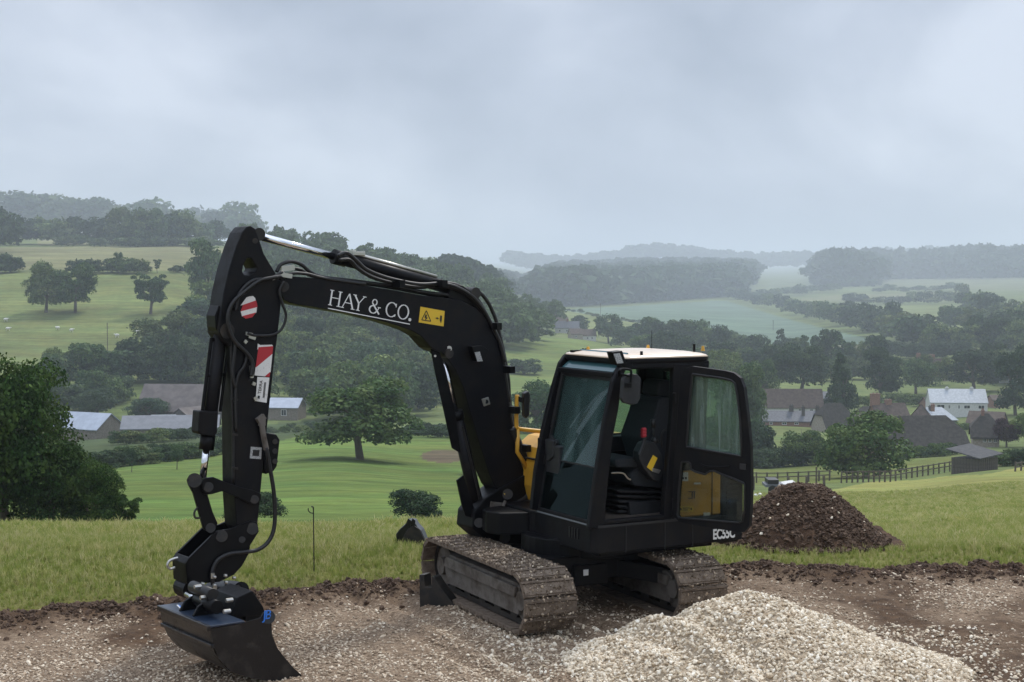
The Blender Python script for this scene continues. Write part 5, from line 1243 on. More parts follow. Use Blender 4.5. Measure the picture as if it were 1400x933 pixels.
M['leafdark'] = leaf_mat('dark_foliage', [(.026, .050, .021), (.036, .064, .026), (.028, .055, .025)])
M['leaflight'] = leaf_mat('fresh_foliage', [(.085, .125, .036), (.10, .15, .04), (.075, .12, .04)])
M['leafnear'] = leaf_mat('hedge_foliage', [(.026, .055, .013), (.036, .072, .016), (.030, .062, .014)], .5)
M['copper'] = leaf_mat('copper_foliage', [(.045, .026, .030), (.05, .03, .034)])
M['bark'] = mat('bark', (.085, .070, .052), .9, 0, 3, (.14, .12, .095), .6, 12)
def crown_arrays(seed, n, size, shape='round', lobes=16, flat=.75, droop=0):
    """leaf cards spread through overlapping clumps; unit crown: radius .5, z 0..1"""
    r_ = np.random.RandomState(seed)
    cs = []; rs = []
    for i in range(lobes):
        a = r_.uniform(0, 2 * math.pi); u = r_.uniform(0, 1) ** .5; 
        if shape == 'round':
            zc = r_.uniform(.18, .80); rad = .33 * math.sqrt(max(0.05, 1 - ((zc - .42) / .52) ** 2)); lr = r_.uniform(.13, .21)
        elif shape == 'tall':
            zc = r_.uniform(.12, .86); rad = .30 * math.sqrt(max(0.03, 1 - ((zc - .45) / .55) ** 2)); lr = r_.uniform(.13, .20)
        elif shape == 'cone':
            zc = r_.uniform(.06, .90); rad = .36 * (1 - zc) ; lr = .05 + .14 * (1 - zc)
        elif shape == 'bush':
            zc = r_.uniform(.12, .70); rad = .34 * math.sqrt(max(.05, 1 - (zc / .95) ** 2)); lr = r_.uniform(.13, .22)
        else:                                            # fan: open upright sprays
            zc = r_.uniform(.25, .85); rad = .12 + .30 * zc; lr = r_.uniform(.07, .14)
        cs.append((math.cos(a) * rad * (.55 + .45 * u), math.sin(a) * rad * (.55 + .45 * u), zc)); rs.append(lr)
    cs = np.array(cs); rs = np.array(rs) * r_.uniform(.5, 1.15, lobes) * (.78 if lobes > 40 else .88 if lobes > 25 else 1)
    out_ = 1 + .22 * (r_.rand(lobes) - .35); cs[:, :2] *= out_[:, None]; cs[:, 2] = np.clip(cs[:, 2] * r_.uniform(.9, 1.1, lobes), .06, .9)
    w = rs ** 2 * r_.uniform(.5, 1.2, lobes); w /= w.sum()
    li = r_.choice(lobes, n, p=w)
    d = r_.normal(size=(n, 3)); d /= np.linalg.norm(d, axis=1)[:, None]
    d[:, 2] = np.where(d[:, 2] < -.3, -d[:, 2] * .6, d[:, 2]); d /= np.linalg.norm(d, axis=1)[:, None]
    rad = rs[li][:, None] * (.78 + .34 * r_.rand(n, 1)) * (1 + .25 * (r_.rand(n, 1) ** 6))
    sc = np.array([1.15, 1.15, .95])
    P = cs[li] + d * rad * sc
    P[:, 2] = np.clip(P[:, 2], 0.0, 1.05)
    nn = d + r_.normal(size=(n, 3)) * .55; nn /= np.linalg.norm(nn, axis=1)[:, None]
    up = r_.normal(size=(n, 3)); t1 = np.cross(nn, up); t1 /= np.linalg.norm(t1, axis=1)[:, None]; t2 = np.cross(nn, t1)
    s = size * r_.uniform(.6, 1.3, (n, 1))
    t1 = t1 * s; t2 = t2 * s * .75
    V = np.stack([P - t1 - t2, P + t1 - t2 * .6, P + t1 + t2, P - t1 * .5 + t2], 1)
    return V                                             # (n,4,3)
def quads(V): return np.arange(V.shape[0] * 4).reshape(-1, 4)
def trunk_mesh(seed, h=.45, r=.035, limbs=5, hs=1.0):
    """unit tree trunk with limbs reaching into the crown"""
    r_ = random.Random(seed); m = MB()
    lean = (r_.uniform(-.03, .03), r_.uniform(-.03, .03))
    m.tube([(0, 0, -.08), (0, 0, .02), (lean[0], lean[1], h * .55), (lean[0] * 1.5, lean[1] * 1.5, h)], [r * 1.5, r * 1.1, r * .85, r * .6], 8)
    for i in range(limbs):
        a = 6.28 * i / limbs + r_.uniform(-.4, .4); z0 = h * r_.uniform(.45, .95); l = r_.uniform(.2, .34)
        m.tube([(lean[0], lean[1], z0), (math.cos(a) * l * .5, math.sin(a) * l * .5, z0 + l * .55), (math.cos(a) * l, math.sin(a) * l, z0 + l * 1.15)], [r * .5, r * .33, r * .1], 6)
    me = bpy.data.meshes.new('trunk'); me.from_pydata([tuple(v) for v in m.v], [], m.f); me.materials.append(M['bark']); return me
CR = {}
def crown_mesh(kind, lod, var, m):
    key = (kind, lod, var, m)
    if key not in CR:
        n, s = {0: (26000, .0095), 1: (9000, .016), 2: (3000, .027), 3: (900, .046)}[lod]
        V = crown_arrays(100 + var * 7 + lod, n, s, kind, {0: 70, 1: 52, 2: 32, 3: 17}[lod])
        CR[key] = np_mesh('crown', V, quads(V), [M[m]])
    return CR[key]
TK = [trunk_mesh(i) for i in range(3)]
n_tree = [0]
def plant(P, wm, hm, kind='round', m='leaf', lod=2, label='', cat='tree', group=None, name='broadleaf_tree', base=.13, var=None, parts=None):
    """a tree of width wm and height hm metres standing at P"""
    n_tree[0] += 1; var = (n_tree[0] % 3) if var is None else var
    parts = lod <= 2 if parts is None else parts
    cme = crown_mesh(kind, lod, var, m); rz = rnd.uniform(0, 6.28)
    if kind == 'bush' and base < .1: base = -.04
    if parts:
        o = empty(name, tuple(P), label, cat, group); o.rotation_euler.z = rz
        c = link(bpy.data.objects.new('crown', cme), o); c.location.z = hm * base; c.scale = (wm, wm, hm * (1 - base))
        t_ = link(bpy.data.objects.new('trunk', TK[var]), o); t_.scale = (max(wm * .95, hm * .5), max(wm * .8, hm * .5), hm)
    else:
        o = link(bpy.data.objects.new(name, cme)); o.location = P + ZZ * hm * base * .6; o.scale = (wm, wm, hm * (1 - base * .6)); o.rotation_euler.z = rz
        tag(o, label, cat, group)
    return o
def tree_px(px, py, wpx, hpx, dmin, **kw):
    P = on_ground(px, py, dmin); k = P.y / FPX * 1.0
    return plant(P, wpx * k * 1.02, hpx * k, **kw)

# the leafy thicket close to the left edge, beyond the brow
for a in ((8, 752, 215, 285, 'round', 'leafnear', 'tall leafy hedgerow tree at the left edge of the photo', 'broadleaf_tree', 'tree'),
          (70, 752, 150, 175, 'bush', 'leafnear', 'dense dark bush at the foot of the tall leafy tree on the left', 'bush', 'bush'),
          (128, 745, 96, 108, 'round', 'leafnear', 'lower spreading bush with loose twigs at the right of the left thicket', 'bush', 'bush'),
          (163, 742, 66, 62, 'fan', 'leafnear', 'small twiggy bush ending the thicket on the left', 'bush', 'bush'),
          (-60, 752, 200, 230, 'round', 'leafnear', 'dark leafy tree cut off by the left edge behind the tall hedgerow tree', 'broadleaf_tree', 'tree')):
    tree_px(a[0], a[1], a[2], a[3], 56, kind=a[4], m=a[5], lod=0, label=a[6], name=a[7], cat=a[8], base=.02)
# single trees one can tell apart
for a in [
 (492, 629, 170, 128, 150, 'bush', 'leaf', 1, 'spreading oak with a pale forked trunk standing alone in the mown green field', 'oak_tree', .10),
 (566, 712, 84, 56, 80, 'bush', 'leafdark', 1, 'dark round thorn bush in the green field just beyond the brow', 'bush', 0),
 (348, 719, 86, 52, 80, 'bush', 'leafdark', 1, 'low dark bush half hidden behind the foot of the dipper arm', 'bush', 0),
 (63, 428, 62, 72, 500, 'round', 'leaf', 1, 'left of the twin tall trees standing in the upper sheep pasture', 'broadleaf_tree', .0),
 (103, 428, 66, 76, 500, 'round', 'leaf', 1, 'right of the twin tall trees standing in the upper sheep pasture', 'broadleaf_tree', .03),
 (206, 430, 60, 60, 500, 'fan', 'leaf', 1, 'fan-shaped open tree standing alone in the upper pasture', 'broadleaf_tree', .0),
 (284, 425, 66, 100, 520, 'tall', 'leaf', 2, 'tall tree at the top of the wood just left of the arm head', 'broadleaf_tree', .1),
 (228, 500, 92, 84, 430, 'round', 'leaf', 1, 'large rounded tree at the lower corner of the sheep pasture', 'broadleaf_tree', .05),
 (180, 646, 16, 32, 150, 'tall', 'leaf', 2, 'left young sapling at the edge of the mown field', 'sapling', .2),
 (242, 642, 20, 34, 150, 'tall', 'leaf', 2, 'right young sapling at the edge of the mown field near the arm', 'sapling', .2),
 (203, 572, 64, 36, 330, 'bush', 'leaf', 1, 'rounded tree in front of the long brown barn roof', 'broadleaf_tree', .05),
 (134, 572, 66, 44, 400, 'round', 'leafdark', 1, 'dark domed tree behind the white-roofed barn', 'broadleaf_tree', .0),
 (402, 534, 46, 52, 330, 'round', 'leaflight', 1, 'bright green tree on the slope just right of the dipper arm', 'broadleaf_tree', .05),
 (1183, 664, 134, 114, 200, 'bush', 'leaf', 1, 'big dark tree beside the paddock fence at the right', 'broadleaf_tree', .03),
 (1097, 637, 72, 60, 250, 'bush', 'leaf', 1, 'round tree left of the big fence-side tree, behind the soil heap', 'broadleaf_tree', .05),
 (1150, 570, 64, 92, 330, 'cone', 'leafdark', 1, 'dark conical evergreen between the village roofs', 'conifer', .02),
 (1205, 548, 66, 78, 380, 'tall', 'leafdark', 1, 'tall weeping tree above the brick chimney house', 'broadleaf_tree', .05),
 (1095, 540, 84, 76, 420, 'round', 'leafdark', 1, 'very dark broad tree behind the brown-roofed cottage', 'broadleaf_tree', .0),
 (1188, 570, 46, 38, 320, 'bush', 'leaflight', 1, 'pale green bush tree right of the conical evergreen', 'broadleaf_tree', .0),
 (1332, 536, 84, 66, 420, 'round', 'leafdark', 1, 'broad dark tree right behind the white house', 'broadleaf_tree', .0),
 (1252, 540, 62, 54, 420, 'round', 'leaf', 1, 'round tree just left of the white house', 'broadleaf_tree', .0),
 (1388, 568, 70, 96, 330, 'tall', 'leafdark', 1, 'tall dark tree at the right edge beside the white house', 'broadleaf_tree', .0),
 (1376, 612, 40, 44, 250, 'round', 'copper', 1, 'purple-leaved tree between the small cottage and the right edge', 'copper_tree', .05),
 (1402, 612, 44, 52, 230, 'round', 'leaflight', 1, 'bright green tree at the right edge above the track', 'broadleaf_tree', .05),
 (1344, 610, 26, 26, 230, 'bush', 'leaflight', 1, 'flowering garden shrub below the cottage windows', 'shrub', 0),
 (1340, 510, 42, 36, 460, 'round', 'copper', 2, 'dark purplish tree behind the broad tree by the white house', 'copper_tree', .0),
 (1309, 522, 20, 26, 450, 'tall', 'leafdark', 2, 'clipped columnar yew beside the upper chimneyed house', 'yew_tree', .0),
 (735, 592, 88, 82, 200, 'bush', 'leaf', 1, 'leafy hedgerow tree seen between the boom and the cab', 'broadleaf_tree', .0),
 (716, 512, 52, 26, 420, 'bush', 'leafdark', 2, 'low thicket above the yellow handrail mirror', 'thicket', .0),
 (660, 672, 60, 70, 160, 'bush', 'leaf', 1, 'bush seen in the gap between the lift cylinder and the boom', 'bush', .0),
 (1010, 612, 84, 120, 240, 'round', 'leaf', 1, 'tall tree right behind the open cab door', 'broadleaf_tree', .0),
 (990, 545, 70, 74, 420, 'round', 'leaf', 1, 'tree above the right end of the cab roof', 'broadleaf_tree', .0),
 (1042, 552, 50, 62, 400, 'tall', 'leaf', 1, 'tall tree left of the dark broad tree behind the cottages', 'broadleaf_tree', .0),
 (1395, 640, 40, 28, 195, 'bush', 'leafdark', 1, 'low bush by the gateway at the right edge', 'bush', .0),
 (162, 374, 15, 30, 560, 'tall', 'leaf', 2, 'small slender tree on the hedge line above the twin trees', 'broadleaf_tree', .1),
 (215, 374, 12, 20, 560, 'fan', 'leaf', 2, 'thin bare-looking sapling on the hedge line', 'sapling', .1),
 (832, 470, 44, 44, 780, 'round', 'leaf', 2, 'rounded tree right of the far white cottages', 'broadleaf_tree', .0),
 (792, 456, 30, 27, 850, 'round', 'leafdark', 2, 'dark round tree among the far white cottages', 'broadleaf_tree', .0),
 ]:
    tree_px(a[0], a[1], a[2], a[3], a[4], kind=a[5], m=a[6], lod=a[7], label=a[8], name=a[9], base=a[10], cat=a[9].replace('_', ' ').replace('broadleaf ', '').replace('oak ', '').replace('yew ', '').replace('copper ', ''))

ORD = ['leftmost', 'second', 'third', 'fourth', 'fifth', 'sixth', 'seventh', 'eighth', 'ninth', 'tenth', 'eleventh', 'twelfth', 'thirteenth', 'fourteenth', 'fifteenth', 'sixteenth', 'seventeenth', 'eighteenth', 'nineteenth', 'twentieth', 'twenty-first', 'twenty-second', 'twenty-third', 'twenty-fourth', 'twenty-fifth', 'rightmost']
def row(pts, dmin, wr, hr, n, label, group, name='broadleaf_tree', cat='tree', kinds=('round', 'tall', 'bush'), mats=('leaf', 'leafdark', 'leaf'), lod=3, jit=4):
    """trees along a line of photo-ground points; sizes in metres"""
    pts = np.array(pts, float); cum = np.concatenate([[0], np.cumsum(np.hypot(*np.diff(pts, axis=0).T))])
    for i in range(n):
        f = (i + .5) / n * cum[-1] + rnd.uniform(-.3, .3) * cum[-1] / n
        x = np.interp(f, cum, pts[:, 0]); y = np.interp(f, cum, pts[:, 1]) + rnd.uniform(-jit, jit) * .3
        P = on_ground(x, y, dmin)
        w = rnd.uniform(*wr); lab = (ORD[i] if i == 0 else 'rightmost' if i == n - 1 else ORD[i] + ' from the left') + ' ' + label
        plant(P, w, rnd.uniform(*hr), kind=rnd.choice(kinds), m=rnd.choice(mats), lod=lod, label=lab, cat=cat, group=group, name=name, base=.02, parts=False)
row([(-60, 336), (150, 334), (230, 336), (330, 336)], 900, (18, 30), (18, 28), 24, 'misty tree in the line along the left ridge', 'trees along the left ridge', kinds=('round',))
row([(-40, 321), (340, 325)], 2300, (70, 105), (48, 70), 18, 'faint tree in the misty belt behind the left ridge line', 'misty trees behind the left ridge', kinds=('round',))
row([(160, 336), (250, 336)], 1000, (24, 32), (25, 31), 5, 'tall misty tree in the highest clump on the left ridge', 'tall clump on the left ridge', kinds=('round',), lod=2)
row([(78, 336), (104, 336)], 900, (16, 20), (9, 11), 2, 'low rounded bush below the ridge trees at the left', 'bushes below the left ridge', 'bush', 'bush', ('bush',))
row([(115, 337), (300, 338)], 900, (12, 20), (6, 10), 13, 'hedge bush on the boundary under the left ridge', 'bushes under the left ridge', 'bush', 'bush', ('bush',))
row([(-50, 373), (30, 373)], 600, (10, 16), (8, 12), 6, 'dark bush on the middle hedge line at the far left', 'dark bushes at the far left hedge line', 'bush', 'bush', ('bush',), ('leafdark',))
row([(-60, 345), (8, 345)], 900, (26, 34), (26, 36), 4, 'misty tall tree at the left edge above the hedge line', 'misty trees at the left edge', kinds=('round',))
row([(95, 374), (140, 374)], 600, (7, 10), (5, 8), 5, 'bush on the hedge line behind the twin trees', 'bushes behind the twin trees', 'bush', 'bush', ('bush',))
row([(150, 374), (200, 374)], 600, (8, 13), (6, 9), 5, 'rounded bush on the hedge line right of the twin trees', 'bushes right of the twin trees', 'bush', 'bush', ('bush',))
row([(232, 374), (270, 372)], 600, (5, 8), (3, 5), 4, 'low scrub on the hedge line left of the arm head', 'scrub left of the arm head', 'bush', 'bush', ('bush',))
row([(50, 545), (100, 530), (180, 522), (300, 530)], 400, (10, 16), (9, 14), 17, 'tree behind the left farm barns', 'trees behind the left farm barns', lod=2)
row([(40, 575), (130, 560), (170, 545)], 360, (9, 14), (8, 12), 9, 'tree in the lower belt beside the white-roofed barn', 'trees beside the white-roofed barn', lod=2)
row([(240, 530), (300, 500), (310, 455)], 420, (13, 18), (12, 18), 9, 'tree at the edge of the wood left of the arm', 'wood-edge trees left of the arm', lod=2)
row([(90, 650), (150, 640), (300, 622)], 170, (2.5, 5), (1.4, 3), 22, 'scrubby bush in the rough strip below the left barns', 'scrub below the left barns', 'bush', 'bush', ('bush',), lod=2)
row([(160, 610), (330, 596), (450, 590)], 260, (3, 6), (2, 3.2), 20, 'hedge bush in front of the long low shed', 'hedge bushes in front of the long shed', 'bush', 'bush', ('bush',), lod=2)
row([(560, 590), (640, 592)], 240, (3, 5), (1.8, 2.4), 9, 'bush of the trimmed hedge at the top of the mown field', 'trimmed hedge by the mown field', 'bush', 'bush', ('bush',), ('leafdark',))
row([(550, 596), (640, 600)], 200, (3, 5), (1.8, 2.4), 9, 'bush of the nearer trimmed hedge right of the oak', 'nearer trimmed hedge right of the oak', 'bush', 'bush', ('bush',), ('leafdark',))
row([(850, 476), (920, 480), (1000, 490), (1045, 500)], 700, (14, 22), (14, 22), 14, 'tree below the pale green crop field', 'trees below the crop field', lod=2)
row([(870, 492), (960, 505), (1060, 520)], 560, (12, 18), (11, 17), 11, 'tree in the lower belt behind the cab roof', 'trees behind the cab roof', lod=2)
row([(1000, 408), (1060, 425), (1130, 442), (1200, 460), (1270, 482)], 900, (20, 30), (15, 24), 26, 'tree in the long diagonal far hedgerow', 'trees of the diagonal hedgerow', kinds=('round',))
row([(1150, 442), (1250, 470)], 900, (20, 27), (20, 26), 4, 'large tree standing out of the diagonal hedgerow', 'tall trees of the diagonal hedgerow', kinds=('round',))
row([(1000, 410), (1080, 405), (1140, 398)], 1400, (26, 40), (13, 20), 11, 'tree in the hedge below the upper pale field', 'hedge trees below the upper pale field', kinds=('round',))
row([(1150, 416), (1240, 417), (1310, 414)], 1300, (20, 32), (10, 18), 12, 'tree on the level far hedge', 'trees of the level far hedge', kinds=('round',))
row([(1200, 400), (1310, 397)], 1500, (24, 38), (9, 16), 8, 'bushy tree on the uppermost short hedge at the right', 'trees of the uppermost short hedge', kinds=('round',))
row([(1310, 412), (1340, 440), (1400, 455)], 1000, (22, 32), (16, 26), 11, 'tree in the dark copse at the far right', 'trees of the far right copse', kinds=('round',), mats=('leafdark', 'leaf'))
row([(1290, 448), (1400, 480)], 800, (20, 28), (16, 24), 8, 'tree on the lower side of the far right copse', 'lower trees of the far right copse', kinds=('round',))
row([(1195, 489), (1320, 490)], 640, (12, 17), (8, 12), 12, 'dark hedge tree along the small pale paddock', 'hedge trees along the pale paddock', kinds=('bush', 'round'), mats=('leafdark',), lod=2)
row([(1275, 484), (1400, 486)], 620, (15, 24), (15, 24), 8, 'tree in the clump behind the village at the right', 'clump behind the village at the right', lod=2)
row([(1060, 488), (1120, 508), (1200, 510)], 560, (11, 18), (12, 20), 12, 'dark tree in the belt behind the village', 'belt of dark trees behind the village', kinds=('tall', 'round', 'cone'), mats=('leafdark', 'leaf'), lod=2)
row([(1050, 520), (1250, 520), (1300, 530)], 470, (9, 14), (9, 14), 11, 'garden tree among the village roofs', 'garden trees among the village roofs', lod=2)
row([(1350, 520), (1400, 530)], 420, (12, 16), (12, 18), 4, 'tree behind the white house toward the right edge', 'trees right of the white house', lod=2)
row([(1215, 552), (1262, 556)], 330, (6, 9), (4, 6), 4, 'clipped garden shrub beside the brick chimney house', 'garden shrubs by the chimney house', 'shrub', 'shrub', ('bush',), ('leaflight', 'leaf'), lod=2)
row([(1290, 588), (1330, 590)], 280, (3, 5), (2, 3), 4, 'garden shrub in front of the white house', 'garden shrubs before the white house', 'shrub', 'shrub', ('bush',), ('leaflight', 'leaf'), lod=2)
row([(1225, 628), (1305, 622)], 225, (3, 4.5), (2, 3), 11, 'bush of the hedge below the big thatched barn', 'hedge below the thatched barn', 'bush', 'bush', ('bush',), lod=2)
row([(1025, 640), (1120, 636)], 240, (5, 7), (3.6, 4.4), 9, 'bush of the tall dark hedge behind the soil heap', 'tall dark hedge behind the soil heap', 'bush', 'bush', ('bush',), ('leafdark',), lod=2)
row([(770, 425), (900, 447)], 1000, (5, 9), (3, 5), 14, 'small bush on the thin hedge between crop and pasture', 'thin hedge between crop and pasture', 'bush', 'bush', ('bush',))
row([(1365, 640), (1400, 628)], 195, (2.5, 4), (1.5, 2.5), 5, 'bush along the verge of the track at the right edge', 'verge bushes at the right edge', 'bush', 'bush', ('bush',), lod=2)
row([(940, 612), (1040, 640)], 220, (7, 10), (7, 10), 6, 'tree behind the rear of the excavator', 'trees behind the excavator', lod=2)

def fill(poly, d0, d1, wr, hr, n, spacing, label, group, lod=3, mats=('leaf', 'leafdark', 'leaf', 'leaf'), kinds=('round', 'round', 'tall')):
    """trees filling an area of hillside bounded by photo-ground points"""
    xs = [p[0] for p in poly]; ys = [p[1] for p in poly]; got = []; tries = 0
    while len(got) < n and tries < 6000:
        tries += 1
        x = rnd.uniform(min(xs), max(xs)); y = rnd.uniform(min(ys), max(ys))
        if not inpoly(np.array([x]), np.array([y]), poly)[0]: continue
        P = on_ground(x, y, d0)
        if 352 < x < 418 and y > 530: continue
        if P.y > d1 or any((P - g_).length < spacing for g_ in got): continue
        got.append(P)
    for P in got:
        w = rnd.uniform(*wr); plant(P, w, rnd.uniform(*hr), kind=rnd.choice(kinds), m=rnd.choice(mats), lod=lod, label=label, cat='tree', group=group, name='broadleaf_tree', base=.0, parts=False)
    return got
fill([(250, 470), (330, 400), (440, 420), (560, 450), (640, 470), (660, 500), (620, 530), (600, 560), (560, 585), (430, 585), (300, 540)], 330, 1000, (12, 20), (11, 18), 95, 11, 'tree in the lower wood on the slope beneath the boom', 'lower wood beneath the boom', lod=2, mats=('leaf', 'leaf', 'leafdark', 'leaflight', 'leaf'))
# far woods that read as one mass
def wood(name, label, poly, d0, d1, n, wr, hr, kinds, m, nl=170, ls=.085):
    xs = [p[0] for p in poly]; ys = [p[1] for p in poly]; VV = []; cnt = 0; tries = 0
    base = [crown_arrays(400 + i, nl, ls, k, 11) for i, k in enumerate(kinds)]
    cand = np.stack([np.random.RandomState(len(name) + n).uniform(min(xs), max(xs), n * 3), np.random.RandomState(n).uniform(min(ys), max(ys), n * 3)], 1)
    cand = cand[inpoly(cand[:, 0], cand[:, 1], poly)][:n]
    for x, y in cand:
        P = on_ground(x, y, d0)
        if P.y > d1: continue
        V = base[rnd.randrange(len(base))]; w = rnd.uniform(*wr); h = rnd.uniform(*hr); a = rnd.uniform(0, 6.28)
        R_ = np.array([[math.cos(a), -math.sin(a), 0], [math.sin(a), math.cos(a), 0], [0, 0, 1]])
        VV.append((V @ R_.T) * np.array([w, w, h]) + np.array([P.x, P.y, P.z]))
    V = np.concatenate(VV); me = np_mesh(name, V, quads(V), [M[m]])
    return tag(link(bpy.data.objects.new(name, me)), label, kind='stuff')
wood('hillside_woodland', 'dense broadleaf wood covering the hill crest behind the boom', [(320, 345), (430, 345), (600, 392), (690, 412), (760, 445), (772, 466), (720, 480), (640, 474), (560, 452), (420, 425), (320, 425)], 520, 1300, 230, (14, 24), (13, 23), ('round', 'tall', 'round', 'round'), 'leaf', 520, .048)
wood('ridge_woodland', 'misty dark woodland covering the far middle ridge', [(735, 418), (760, 385), (860, 366), (1010, 366), (1030, 380), (1000, 405), (900, 412), (780, 420)], 1500, 10500, 1700, (48, 84), (34, 60), ('round', 'cone', 'round'), 'leafdark')
wood('far_right_woodland', 'misty dark plantation and woods along the far right skyline', [(1120, 392), (1130, 372), (1400, 366), (1440, 372), (1440, 380), (1210, 382), (1190, 392)], 1500, 10500, 800, (55, 95), (44, 80), ('cone', 'round', 'round'), 'leafdark')
wood('skyline_trees', 'faint trees along the furthest misty skyline', [(700, 366), (1500, 366), (1500, 371), (700, 374)], 6000, 11900, 260, (90, 150), (60, 90), ('round',), 'leafdark')
wood('valley_woodland', 'misty wood in the gap behind the wooded hill', [(600, 380), (760, 382), (760, 400), (720, 410), (640, 400)], 1200, 6000, 300, (16, 28), (13, 22), ('round',), 'leafdark')

# ------------------------------------------------------------------ BUILDINGS
def wallmat(name, c, c2, sc=3): return mat(name, c, .85, 0, sc, c2, .2, 8)
M['w_white'] = wallmat('limewash', (.60, .60, .58), (.50, .50, .48)); M['w_brick'] = wallmat('red_brick_wall', (.20, .11, .08), (.26, .16, .12)); M['w_wood'] = wallmat('weathered_boards', (.16, .135, .105), (.24, .21, .17))
M['w_dark'] = wallmat('dark_boards', (.055, .050, .045), (.09, .08, .07)); M['w_stone'] = wallmat('flint_and_brick_wall', (.26, .22, .18), (.36, .32, .27))
M['r_metal'] = mat('pale_metal_roof', (.30, .335, .39), .38, .35, .6, (.37, .41, .47)); M['r_slate'] = mat('slate_roof', (.085, .09, .10), .5, 0, 2, (.13, .135, .15), spec=.12); M['r_grey'] = mat('grey_sheet_roof', (.12, .128, .145), .55, 0, .8, (.16, .168, .185))
M['r_brown'] = mat('brown_tile_roof', (.07, .053, .044), .8, 0, 1.2, (.11, .085, .07), .4, 6, spec=.12); M['r_asb'] = mat('lichened_sheet_roof', (.105, .09, .085), .8, 0, .4, (.155, .135, .125), .3, 5, spec=.12)
M['r_thatch'] = mat('thatch', (.040, .037, .034), .95, 0, 1.5, (.065, .060, .053), .6, 8, spec=.12); M['r_light'] = mat('light_slate_roof', (.30, .33, .36), .45, 0, 1.6, (.40, .43, .46))
M['fence_'] = wallmat('old_boards', (.075, .065, .055), (.11, .10, .085)); M['r_felt'] = mat('felt_roof', (.075, .075, .08), .85, 0, 2, (.10, .10, .10), spec=.12)
M['winglass'] = mat('window_glass', (.03, .035, .04), .08); M['frame_w'] = mat('white_window_frame', (.7, .7, .68), .5)
